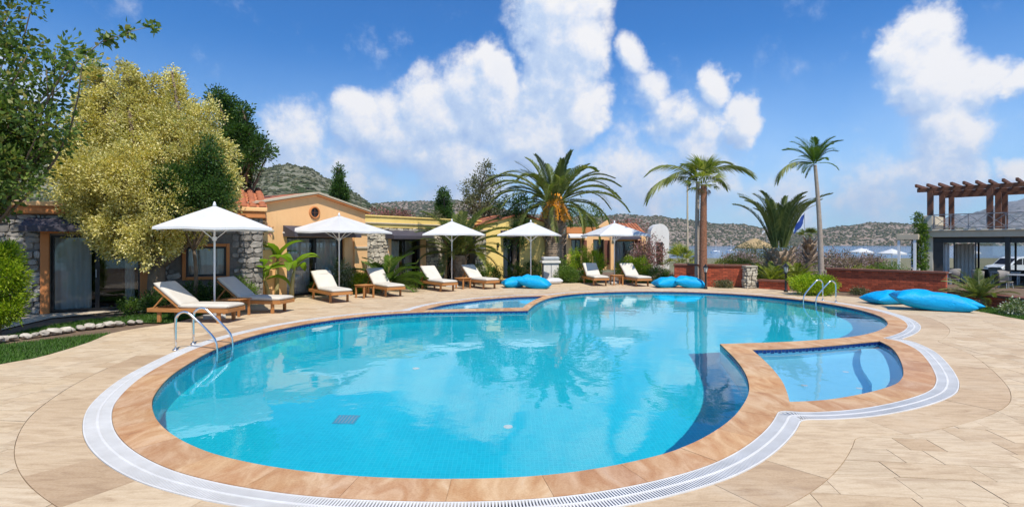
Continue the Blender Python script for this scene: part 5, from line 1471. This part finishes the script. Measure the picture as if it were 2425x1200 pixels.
# ------------------------------------------------------------------ pool furniture
def pillow(L, W, T, nx=18, ny=12, px_=7, crown=.5, bottom=None, wr=0.0, seed=0, taper=0.0, pinch=0.0):
    """closed cushion form: flat-ish middle, rounded rim"""
    from mathutils import noise as mn
    vs, fs = [], []; bottom = crown if bottom is None else bottom
    def prof(u, p, c): return max(0.0, 1 - abs(u) ** p) ** c
    for side in (1, -1):
        for j in range(ny + 1):
            for i in range(nx + 1):
                u, v = -math.cos(PI * i / nx), -math.cos(PI * j / ny)
                u = .45 * u + .55 * (2 * i / nx - 1); v = .45 * v + .55 * (2 * j / ny - 1)
                w = W * (1 - taper * (u + 1) / 2); pin = 1 - pinch * (abs(u) ** 3) * (1 - abs(v)) - pinch * (abs(v) ** 3) * (1 - abs(u)) * .0
                z = T * .5 * side * prof(u, px_, crown if side > 0 else bottom) * prof(v, px_, crown if side > 0 else bottom)
                x, y = u * L / 2 * (1 - pinch * .35 * (1 - abs(v) ** 2) * abs(u) ** 4), v * w / 2 * (1 - pinch * .35 * (1 - u * u) * v ** 4)
                if wr:
                    k = mn.noise(Vector((x * 2.2 + seed, y * 2.2, side * 3))) + .6 * mn.noise(Vector((x * 5 + seed, y * 5, 9))); e = prof(u, 4, .5) * prof(v, 4, .5)
                    z += wr * k * e * (1 if side > 0 else .2)
                vs.append((x, y, z))
    n = (nx + 1) * (ny + 1)
    for j in range(ny):
        for i in range(nx):
            a = j * (nx + 1) + i; b_, c, d = a + 1, a + nx + 2, a + nx + 1
            fs += [(a, b_, c, d), (n + a, n + d, n + c, n + b_)]
    me = MB().add(vs, fs)
    return me


def weld(m, name, mat):
    me = m.mesh(name, mat, True); bm = bmesh.new(); bm.from_mesh(me); bmesh.ops.remove_doubles(bm, verts=bm.verts[:], dist=1e-4); bm.to_mesh(me); bm.free()
    me.polygons.foreach_set('use_smooth', [True] * len(me.polygons)); return me


def make_lounger(back=38):
    t = thing('sun_lounger', '', 'sun lounger', (0, 0, 0), 0, 'teak loungers round the pool')
    W, ZR = .68, .29
    for s in (-1, 1): MB().box((0, s * (W / 2 - .02), 0), (2.0, .04, .09)).build('side_rail', M['teak'], t, loc=(0, 0, ZR), bevel=.006)
    for x in (-.98, .98): MB().box((0, 0, 0), (.04, W - .082, .088)).build('end_rail', M['teak'], t, loc=(x, 0, ZR), bevel=.006)
    for x in (-.74, .74):
        for s in (-1, 1): MB().box((0, 0, 0), (.085, .05, .245)).build('leg', M['teak'], t, loc=(x, s * (W / 2 - .068), .1225), bevel=.006)
    slat = MB().box((0, 0, 0), (.055, W - .085, .018)).mesh('slat', M['teak'], bevel=.003)
    for i in range(14): link('slat', slat, t, (-.18 + i * .085, 0, ZR + .03))
    a = R(back); hx, hz = -.22, ZR + .045; Lb = .80; bf = MB()
    for s in (-1, 1): bf.bar((hx, s * .29, hz), (hx - Lb * math.cos(a), s * .29, hz + Lb * math.sin(a)), .035, .04)
    bf.box((hx - .04, 0, hz + .02), (.03, .545, .03)).box((hx - .76 * math.cos(a), 0, hz + .76 * math.sin(a)), (.03, .545, .03)); b_ = bf.build('backrest', M['teak'], t)
    for i in range(8):
        q = .07 + i * .095; link('slat', slat, b_, (hx - q * math.cos(a), 0, hz + q * math.sin(a)), (0, a, 0)).scale = (1, .92, 1)
    for s in (-1, 1): MB().bar((hx - .52 * math.cos(a), s * .25, hz + .52 * math.sin(a) - .03), (-.93, s * .25, ZR + .01), .03).build('support_strut', M['teak'], t)
    c = link('seat_cushion', weld(pillow(1.24, .66, .11, 24, 14, 9, .42), 'seat_cushion', M['canvas_cream']), t, (.38, 0, ZR + .094))
    d = Vector((-math.cos(a), 0, math.sin(a))); nrm = Vector((math.sin(a), 0, math.cos(a))); ctr = Vector((hx, 0, hz)) + d * .42 + nrm * .075
    bc = link('back_cushion', weld(pillow(.86, .66, .11, 20, 14, 9, .42), 'back_cushion', M['canvas_cream']), t, ctr, (0, a, 0))
    for cu, L in ((c, 1.24), (bc, .86)):
        q = [(sx * (L / 2 - .012), sy * .318, 0) for sx, sy in ((-1, -1), (1, -1), (1, 1), (-1, 1), (-1, -1))]; MB().tube(q, .006, 5).build('piping', M['piping'], cu)
    return t


LOUNGERS = [('cream-cushioned teak lounger nearest the left pool ladder', (-7.46, 12.5), -6), ('teak lounger behind the nearest one with its backrest in parasol shade', (-6.98, 14.25), -9),
            ('teak lounger left of the second parasol with small table on its right', (-5.86, 17.0), -50), ('teak lounger in front of the green cycad', (-4.56, 18.8), -52),
            ('teak lounger just left of the third parasol pole', (-2.93, 20.75), -53), ('teak lounger before the clipped hedge bush', (-1.38, 21.85), -52),
            ('teak lounger facing the camera left of the fifth parasol, backrest shaded', (3.68, 23.5), -82), ('teak lounger facing the camera right of the fifth parasol', (5.38, 23.25), -77)]


def furniture():
    first = make_lounger()
    for i, (lab, (x, y), a) in enumerate(LOUNGERS):
        o = first if i == 0 else copy_tree(first); o.location = (x, y, 0); o.rotation_euler = (0, 0, R(a)); o['label'] = lab
    hp = thing('head_pillow', 'small cream pillow on the lounger left of the second parasol', 'pillow', (-5.86 - .72 * math.cos(R(-50)), 17.0 - .72 * math.sin(R(-50)), .86), R(-50))
    link('cover', weld(pillow(.24, .44, .12, 12, 12, 3, .5), 'cover', M['canvas_cream']), hp, (0, 0, 0), (0, R(38), 0)); MB().tube([(-.1, -.2, -.02), (.1, -.2, -.02)], .004, 4).build('seam', M['piping'], hp)
    # small teak tables
    t = thing('side_table', '', 'table', (0, 0, 0), 0, 'teak side tables between loungers')
    for i in range(6): MB().box((0, 0, 0), (.078, .50, .022)).build('top_slat', M['teak'], t, loc=(-.21 + i * .084, 0, .43), bevel=.003)
    for s in (-1, 1): MB().box((0, 0, 0), (.44, .03, .06)).build('apron', M['teak'], t, loc=(0, s * .2, .388), bevel=.003)
    for x in (-.2, .2):
        for y in (-.2, .2): MB().box((0, 0, 0), (.05, .05, .416)).build('leg', M['teak'], t, loc=(x, y + (.0 if True else 0), .209), bevel=.004)
    for i, (lab, (x, y), a) in enumerate((('teak side table between the two nearest loungers', (-7.0, 13.42), -8), ('teak side table right of the second parasol', (-4.98, 17.85), -35), ('teak side table below the third parasol', (-1.98, 21.4), -40), ('teak side table between the two loungers facing the camera', (4.62, 23.3), 10))):
        o = t if i == 0 else copy_tree(t); o.location = (x, y, 0); o.rotation_euler = (0, 0, R(a)); o['label'] = lab
    # parasols
    u = thing('parasol', '', 'parasol', (0, 0, 0), 0, 'white square parasols'); S, ZE, ZA = 1.27, 2.18, 2.72
    m = MB(); rim = []; N = 8
    for k in range(4):
        a0, a1 = Vector((S * (1, -1, -1, 1)[k], S * (1, 1, -1, -1)[k])), Vector((S * (1, -1, -1, 1)[(k + 1) % 4], S * (1, 1, -1, -1)[(k + 1) % 4]))
        for i in range(N):
            q = i / N; p = a0.lerp(a1, q); inset = 1 - .035 * math.sin(2 * PI * (q % .5)) ** 2; rim.append((p * inset, ZE - .04 * abs(math.cos(2 * PI * q)) ** 2 * .5))
    n = len(rim); rings = 7; vs = []
    for j in range(rings + 1):
        s = .02 + .98 * j / rings
        for i, (p, z) in enumerate(rim):
            sag = .022 * math.sin(PI * s) * math.sin(PI * (i % 4) / 4) ** 2; vs.append((p.x * s, p.y * s, ZA + (z - ZA) * s + .004 * math.sin(PI * s) - sag))
    for i, (p, z) in enumerate(rim): vs.append((p.x * 1.004, p.y * 1.004, z - .055))
    fs = [(j * n + i, j * n + (i + 1) % n, (j + 1) * n + (i + 1) % n, (j + 1) * n + i) for j in range(rings + 1) for i in range(n)]
    m.add(vs, [f[::-1] for f in fs]); m.build('canopy', M['canvas_white'], u)
    MB().tube([(0, 0, .05), (0, 0, ZA + .01)], .024, 12).build('pole', M['white_paint'], u, True)
    MB().lathe([(.004, ZA - .02), (.05, ZA), (.03, ZA + .05), (.018, ZA + .09), (.002, ZA + .10)], (0, 0, 0), 12).build('finial', M['white_paint'], u, True)
    MB().box((0, 0, .03), (.52, .52, .06)).lathe([(.05, .06), (.045, .30), (.03, .32)], (0, 0, 0), 12).build('base', M['concrete'], u, bevel=.006)
    MB().lathe([(.03, 1.86), (.055, 1.88), (.055, 1.95), (.03, 1.97)], (0, 0, 0), 10).build('hub', M['white_paint'], u)
    for k in range(8):
        c = rim[k * 4]; e = Vector((c[0].x * .985, c[0].y * .985, c[1] - .025)); tp = Vector((c[0].x * .03, c[0].y * .03, ZA - .05)); rb = MB().bar(tp, e, .018, .022).build('rib', M['white_paint'], u)
        md = tp.lerp(e, .48); MB().bar((c[0].x * .03, c[0].y * .03, 1.91), md, .014).build('strut', M['white_paint'], rb)
    for i, (lab, px, d, rz, s) in enumerate((('white parasol nearest the camera, between the two left loungers', 508, 13.1, 30, .94), ('second white parasol in front of the gabled bungalow door', 803, 18.4, -26, 1.01), ('third white parasol before the small palm', 1070, 22.5, 10, .98), ('fourth white parasol left of the big palm trunk', 1257, 23.4, -9, 1.0), ('fifth white parasol between the loungers facing the camera', 1455, 24.3, 13, .94))):
        o = u if i == 0 else copy_tree(u); o.location = on(px, d); o.rotation_euler = (0, 0, R(rz)); o.scale = (s, s, max(s, 1.0) * 1.02); o['label'] = lab
    # beanbags
    for i, (lab, c, L, W, T, rz, tilt, tap) in enumerate((('left of the two blue beanbags below the fourth parasol', G(1218, 682), 1.0, .85, .52, 12, 3, .25), ('right blue beanbag of the pair below the fourth parasol', G(1267, 684), 1.3, .9, .62, -16, -9, .2), ('left blue beanbag of the pair right of the loungers', G(1585, 682), 1.08, .85, .52, 8, 4, .25), ('right blue beanbag of the pair by the brick wall lamp', G(1641, 683), 1.25, .85, .56, -14, -8, .3),
                                                    ('left end bag of the large blue beanbags at right', G(2122, 722), 1.25, .85, .46, 4, 3, .2), ('biggest blue beanbag stretched across the deck at right', G(2232, 738), 1.85, .98, .62, -24, -7, .3), ('blue beanbag corner poking out behind the biggest one', G(2285, 735), 1.2, .8, .42, -22, -4, .2))):
        t = thing('beanbag', lab, 'beanbag', (c.x, c.y + .35, 0), R(rz), 'bright blue beanbags')
        T *= .86; me = weld(pillow(L, W, T, 34, 24, 2.6, .58, .50, .062, i * 3.1, tap, .22), 'cover', M['blue_fabric'])
        co = np.array([v.co[:] for v in me.vertices]); tl = R(tilt); co[:, 2] += T * .46 - np.tan(tl) * -co[:, 0] * 1.0; co[:, 2] = np.where(co[:, 2] < .012, .012 + (co[:, 2] - .012) * .03, co[:, 2]); me.vertices.foreach_set('co', co.astype(np.float32).ravel()); me.update()
        o = link('cover', me, t); q = [(-L / 2 * .96, y, T * .46 + np.tan(tl) * -L / 2) for y in (-W * .42, -W * .2, W * .2, W * .42)]
        MB().tube([(p[0], p[1], max(.02, p[2])) for p in q], .008, 5).build('seam', M['blue_fabric'], t)
    # ladders
    def ladder(lab, mid, rz):
        t = thing('pool_ladder', lab, 'ladder', mid, rz, 'steel pool ladders'); prof = [(0, 0), (0, .2), (0, .44)]
        for k in range(1, 8):
            a = PI - R(128) * k / 7; prof.append((.15 + .15 * math.cos(a), .49 + .17 * math.sin(a)))
        prof += [(.44, .44), (.60, .27), (.66, .19), (.69, .11), (.70, .0), (.70, -.4), (.70, -.95)]
        for y in (-.27, .27):
            r_ = MB().tube([(x, y, z) for x, z in prof], .021, 12).build('rail', M['steel'], t, True); MB().lathe([(.05, .006), (.05, .018), (.03, .026), (.022, .03)], (0, y, .0), 14).build('flange', M['steel'], t, True)
            r_.cycles.is_caustics_receiver = True
        for z in (-.30, -.55, -.80):
            s = MB().box((.70, 0, z), (.08, .50, .03)).build('tread', M['steel'], t, bevel=.006); s.cycles.is_caustics_receiver = True
    ladder('steel ladder at the near left edge of the pool', Vector((-5.80, 9.35, .004)), R(2)); ladder('steel ladder at the far right edge of the pool', Vector((10.05, 16.72, .004)), R(190))
    # garden lanterns
    def lantern(lab, px, py, h):
        p = G(px, py); t = thing('garden_lantern', lab, 'lantern', p, .3, 'black garden lanterns'); k = h / 1.0
        MB().lathe([(.075, 0), (.075, .05), (.04, .09), (.035, .60 * k), (.06, .64 * k), (.03, .67 * k)], (0, 0, 0), 10).build('post', M['lantern_black'], t, True)
        g = MB().lathe([(.055, .68 * k), (.095, .86 * k)], (0, 0, 0), 6).build('lamp_glass', M['lantern_glass'], t); c = MB().lathe([(.125, .865 * k), (.11, .88 * k), (.04, .96 * k), (.012, 1.0 * k)], (0, 0, 0), 6).build('lamp_cap', M['lantern_black'], t)
        for i in range(6):
            a = PI / 3 * i; MB().bar((.057 * math.cos(a), .057 * math.sin(a), .675 * k), (.098 * math.cos(a), .098 * math.sin(a), .865 * k), .010).build('cage_bar', M['lantern_black'], c)
    lantern('black lantern post before the brick wall by the twin palms', 1671, 684, 1.0); lantern('black lantern post left of the broad round bush', 1861, 691, 1.1); lantern('black lantern post left of the fourth parasol', 1212, 667, .8)
    # odd pieces by the houses
    p = G(1303, 664.5); t = thing('stone_cabinet', 'pale grey cabinet with overhanging top beside the big palm trunk', 'cabinet', p, R(6))
    box(t, 'body', M['metal_grey'], -.38, .38, -.28, .28, 0, .86, .01); box(t, 'top', M['stucco_white'], -.46, .46, -.36, .36, .861, .98, .02); box(t, 'hood', M['metal_grey'], -.42, .42, -.3, .3, .981, 1.18, .06)
    for x in (-.19, .19): box(t, 'door', M['stucco_white'], x - .17, x + .17, -.295, -.281, .08, .78, .006)
    p = G(1311, 672); t = thing('white_cushion', 'small white cushion lying in front of the pale grey cabinet', 'cushion', (p.x, p.y, .14), R(20)); link('cover', weld(pillow(.75, .5, .26, 16, 12, 3, .5, None, .02), 'cover', M['canvas_white']), t); MB().tube([(-.35, -.2, 0), (.35, -.2, 0)], .006, 4).build('seam', M['piping'], t)
    p = G(700, 692); t = thing('planter', 'white square planter box behind the second lounger', 'planter', p, R(20)); m = MB().add([(-.22, -.22, 0), (.22, -.22, 0), (.22, .22, 0), (-.22, .22, 0), (-.27, -.27, .62), (.27, -.27, .62), (.27, .27, .62), (-.27, .27, .62)], [(0, 3, 2, 1), (0, 1, 5, 4), (1, 2, 6, 5), (2, 3, 7, 6), (3, 0, 4, 7)]); m.build('tub', M['white_paint'], t)
    box(t, 'rim', M['white_paint'], -.29, .29, -.29, .29, .621, .66, .01); box(t, 'earth', M['soil'], -.24, .24, -.24, .24, .661, .68)
    # rocks along the lawn
    t = thing('rock_border', 'row of pale rocks edging the lawn at left', 'rocks', G(150, 785)); o = t.location; r = random.Random(9)
    line = smooth_line([G(*q) for q in ((-40, 815), (10, 806), (60, 799), (120, 791), (190, 780), (250, 773), (300, 768), (335, 764))], .05); s = 0; i = 0
    while i < len(line):
        w = r.uniform(.13, .27); bm = bmesh.new(); bmesh.ops.create_icosphere(bm, subdivisions=2, radius=.5)
        for v in bm.verts: v.co *= 1 + r.uniform(-.16, .16); v.co.z *= .8
        me = bpy.data.meshes.new('rock'); bm.to_mesh(me); bm.free(); me.materials.append(M['edging_rock'])
        k = link('rock', me, t, (line[i].x - o.x, line[i].y - o.y + r.uniform(-.05, .05), w * .22), (r.uniform(-.3, .3), r.uniform(-.3, .3), r.uniform(0, 6))); k.scale = (w * 1.2, w, w * .75); i += max(2, int(w / .052))


# ------------------------------------------------------------------ beyond the garden
def beyond():
    # dining furniture on the restaurant terrace
    ca, sa = math.cos(TERR_ROT), math.sin(TERR_ROT)
    def loc(x, y, z=-.22): return Vector((19.6 + x * ca - y * sa, 25.0 + x * sa + y * ca, z))
    for i, (lab, x, y) in enumerate((('grey dining table by the ivy column', .55, -.9), ('dining table deeper in the restaurant', 2.6, 1.6), ('dining table at the right edge of the restaurant', 3.4, -.6))):
        t = thing('dining_table', lab, 'table', loc(x, y), TERR_ROT, 'restaurant tables'); box(t, 'top', M['metal_grey'], -.5, .5, -.4, .4, .71, .75, .008)
        for a in (-.44, .44):
            for b_ in (-.34, .34): MB().box((a, b_, .355), (.045, .045, .71)).build('leg', M['metal_grey'], t)
    ch = thing('dining_chair', '', 'chair', (0, 0, 0), 0, 'restaurant chairs'); seat = MB().lathe([(.20, .41), (.235, .43), (.235, .455), (.2, .465)], (0, 0, 0), 16).build('seat', M['rattan'], ch)
    bk = MB(); n = 12; vs, fs = [], []
    for i in range(n + 1):
        a = PI * (.08 + .84 * i / n)
        for z, q in ((.47, .235), (.72, .26), (.86 + .06 * math.sin(PI * i / n), .275)): vs.append((q * math.cos(a), q * math.sin(a), z))
    for i in range(n):
        for k in range(2): fs.append((3 * i + k, 3 * i + 3 + k, 3 * i + 4 + k, 3 * i + 1 + k))
    o = bk.add(vs, fs).build('backrest', M['rattan'], ch, True); o.modifiers.new('thickness', 'SOLIDIFY').thickness = .025
    for a in (.6, 2.2, 3.9, 5.4): MB().tube([(.19 * math.cos(a), .19 * math.sin(a), .42), (.25 * math.cos(a), .25 * math.sin(a), 0)], [.016, .013], 6).build('leg', M['metal_grey'], ch)
    for i, (lab, x, y, rz) in enumerate((('round-backed dining chair at the restaurant front', 2.05, -1.1, 2.6), ('dining chair left of the grey dining table', -.15, -.75, 1.2), ('dining chair behind the grey dining table', 1.05, -.35, 4.0), ('dining chair inside by the rear window', 2.2, 2.4, .5), ('dining chair at the far right of the restaurant', 2.9, -1.2, 1.0))):
        o = ch if i == 0 else copy_tree(ch); o.location = loc(x, y); o.rotation_euler = (0, 0, TERR_ROT + rz); o['label'] = lab
    # white minivan parked beyond
    d = 50; t = thing('minivan', 'white minivan parked beyond the restaurant windows', 'van', on(2405, d, -1.32), R(4)); prof = [(-2.35, .45), (-2.38, .85), (-2.1, 1.02), (-1.45, 1.12), (-.72, 1.72), (-.3, 1.86), (1.9, 1.86), (2.25, 1.6), (2.38, 1.0), (2.38, .42)]
    n = len(prof); m = MB().add([(x, -.88, z) for x, z in prof] + [(x, .88, z) for x, z in prof], [tuple(range(n))[::1], tuple(range(n, 2 * n))[::-1]] + [(i, n + i, n + (i + 1) % n, (i + 1) % n) for i in range(n)]); m.build('body', M['car_white'], t, bevel=.05)
    for q in ([(-1.28, 1.14), (-.66, 1.66), (-.3, 1.72), (-.3, 1.14)], [(-.22, 1.14), (-.22, 1.72), (.75, 1.72), (.75, 1.14)], [(.83, 1.14), (.83, 1.72), (1.8, 1.72), (2.1, 1.5), (2.15, 1.14)]):
        MB().add([(x, -.888, z) for x, z in q], [tuple(range(len(q)))]).build('window', M['frame_dark'], t)
    MB().add([(-1.40, -.75, 1.16), (-.76, -.72, 1.70), (-.76, .72, 1.70), (-1.40, .75, 1.16)], [(0, 1, 2, 3)]).build('windscreen', M['frame_dark'], t, loc=(-.02, 0, .015))
    for x in (-1.45, 1.45):
        for y in (-.82, .82):
            w = MB(); k = 18; w.add([(.33 * math.cos(2 * PI * i / k), s * .11, .33 * math.sin(2 * PI * i / k)) for s in (-1, 1) for i in range(k)], [tuple(range(k)), tuple(range(k, 2 * k))[::-1]] + [(i, k + i, k + (i + 1) % k, (i + 1) % k) for i in range(k)]); wo = w.build('wheel', M['tyre'], t, loc=(x, y, .33))
            MB().add([(.2 * math.cos(2 * PI * i / k), -.115 if y < 0 else .115, .2 * math.sin(2 * PI * i / k)) for i in range(k)], [tuple(range(k))]).build('rim', M['metal_grey'], wo)
    for y in (-.65, .65): MB().box((-2.33, y, .86), (.08, .3, .14)).build('headlight', M['lantern_glass'], t, bevel=.01)
    # beach parasols
    b_ = thing('beach_parasol', '', 'parasol', (0, 0, 0), 0, 'white parasols on the beach side'); MB().tube([(0, 0, 0), (0, 0, 2.7)], .03, 8).build('pole', M['white_paint'], b_); k = 8
    m = MB().add([(0, 0, 2.75)] + [(1.25 * math.cos(2 * PI * i / k), 1.25 * math.sin(2 * PI * i / k), 2.3) for i in range(k)] + [(1.25 * math.cos(2 * PI * i / k), 1.25 * math.sin(2 * PI * i / k), 2.16) for i in range(k)], [(0, 1 + i, 1 + (i + 1) % k) for i in range(k)] + [(1 + i, 9 + i, 9 + (i + 1) % k, 1 + (i + 1) % k) for i in range(k)]); m.build('canopy', M['canvas_white'], b_)
    for i, (lab, px, d) in enumerate((('white beach parasol left of the terrace canopy posts', 2040, 62), ('white beach parasol next to the terrace canopy posts', 2112, 54), ('white beach parasol seen through the restaurant glass', 2290, 58))):
        o = b_ if i == 0 else copy_tree(b_); o.location = on(px, d, -1.5); o.rotation_euler = (0, 0, i); o['label'] = lab
    # thatched shade
    t = thing('thatched_shade', 'brown thatched parasol behind the squat palm', 'parasol', on(1788, 48, -1.2)); MB().tube([(0, 0, 0), (0, 0, 3.0)], .07, 8).build('post', M['timber_dark'], t); MB().lathe([(1.75, 2.55), (1.7, 2.68), (1.0, 3.05), (.3, 3.38), (.05, 3.45)], (0, 0, 0), 22).build('thatch', M['thatch'], t)
    # flags
    for lab, px, py, d, mat, h, ln in (('furled dark blue flag on a pole beyond the squat palm', 1905, 506, 60, 'flag_blue', 0, 2.3), ('white flag on a pole beyond the thatched parasol', 1816, 535, 66, 'canvas_white', 0, 1.1)):
        top = AT(px, py, d); t = thing('flag', lab, 'flag', (top.x, top.y, -1.6), R(15)); H = top.z + 1.6; MB().tube([(0, 0, 0), (0, 0, H + .1)], [.05, .03], 8).build('pole', M['metal_grey'], t)
        vs, fs = [], []
        for i in range(9):
            for j in range(6):
                u, v = i / 8, j / 5; vs.append((-.05 - u * ln * .55 + .06 * math.sin(v * 5), .10 * math.sin(u * 7 + v * 2), H - .05 - v * ln * .45 - u * ln * .55))
        for i in range(8):
            for j in range(5): fs.append((i * 6 + j, i * 6 + j + 1, (i + 1) * 6 + j + 1, (i + 1) * 6 + j))
        MB().add(vs, fs).build('cloth', M[mat], t, True)
    # tall lamp mast
    top = AT(1628, 440, 40); t = thing('light_mast', 'thin pale mast left of the twin palm trunks', 'mast', (top.x, top.y, -.5)); H = top.z + .5
    MB().tube([(0, 0, 0), (0, 0, H)], [.09, .06], 8).build('mast', M['stucco_pale'], t); MB().box((0, 0, H + .04), (.4, .16, .08)).build('lamp_head', M['metal_grey'], t)
    # boats on the bay
    for lab, px, d, mh in (('sailing boat moored in the bay right of the twin trunks', 1694, 330, 8.5), ('second sailing boat moored farther right in the bay', 1730, 360, 8.5), ('small boat lying on the bay near the terrace building', 2050, 420, 6)):
        t = thing('sailing_boat', lab, 'boat', on(px, d, -4.25), R(25), 'boats moored in the bay'); hull = MB(); st = [(-3.4, .9, .7), (-2, 1.15, .75), (0, 1.2, .8), (2, .85, .95), (3.8, .03, 1.2)]
        vs = []; fs = []
        for x, w, z in st: vs += [(x, -w, z), (x, -w * .6, -.1), (x, w * .6, -.1), (x, w, z)]
        for i in range(4):
            for k in range(3): fs.append((4 * i + k, 4 * i + k + 1, 4 * i + 5 + k, 4 * i + 4 + k))
            fs.append((4 * i, 4 * i + 4, 4 * i + 7, 4 * i + 3))
        fs.append((0, 3, 2, 1)); hull.add(vs, fs).build('hull', M['white_paint'], t); MB().box((-.4, 0, 1.05), (2.6, 1.3, .55)).build('cabin', M['white_paint'], t, bevel=.1); MB().tube([(.5, 0, .8), (.5, 0, mh)], [.09, .06], 6).build('mast', M['white_paint'], t); MB().bar((.5, 0, 1.9), (-2.8, 0, 1.9), .22).build('boom', M['flag_blue'], t)


furniture(); beyond()


# ------------------------------------------------------------------ air over the bay
def haze():
    m = bpy.data.materials.new('haze'); m.use_nodes = True; b = NB(m.node_tree); b.n.clear()
    v = b.new('ShaderNodeVolumePrincipled'); v.inputs['Color'].default_value = (.80, .88, 1.0, 1); v.inputs['Density'].default_value = 7e-5; v.inputs['Anisotropy'].default_value = .2
    out = b.new('ShaderNodeOutputMaterial'); b.l.new(v.outputs[0], out.inputs['Volume'])
    o = MB().box((0, 4200, 325), (19000, 8600, 675)).build('haze', m); tag(o, 'thin summer haze over the bay', None, None, 'stuff')
haze()
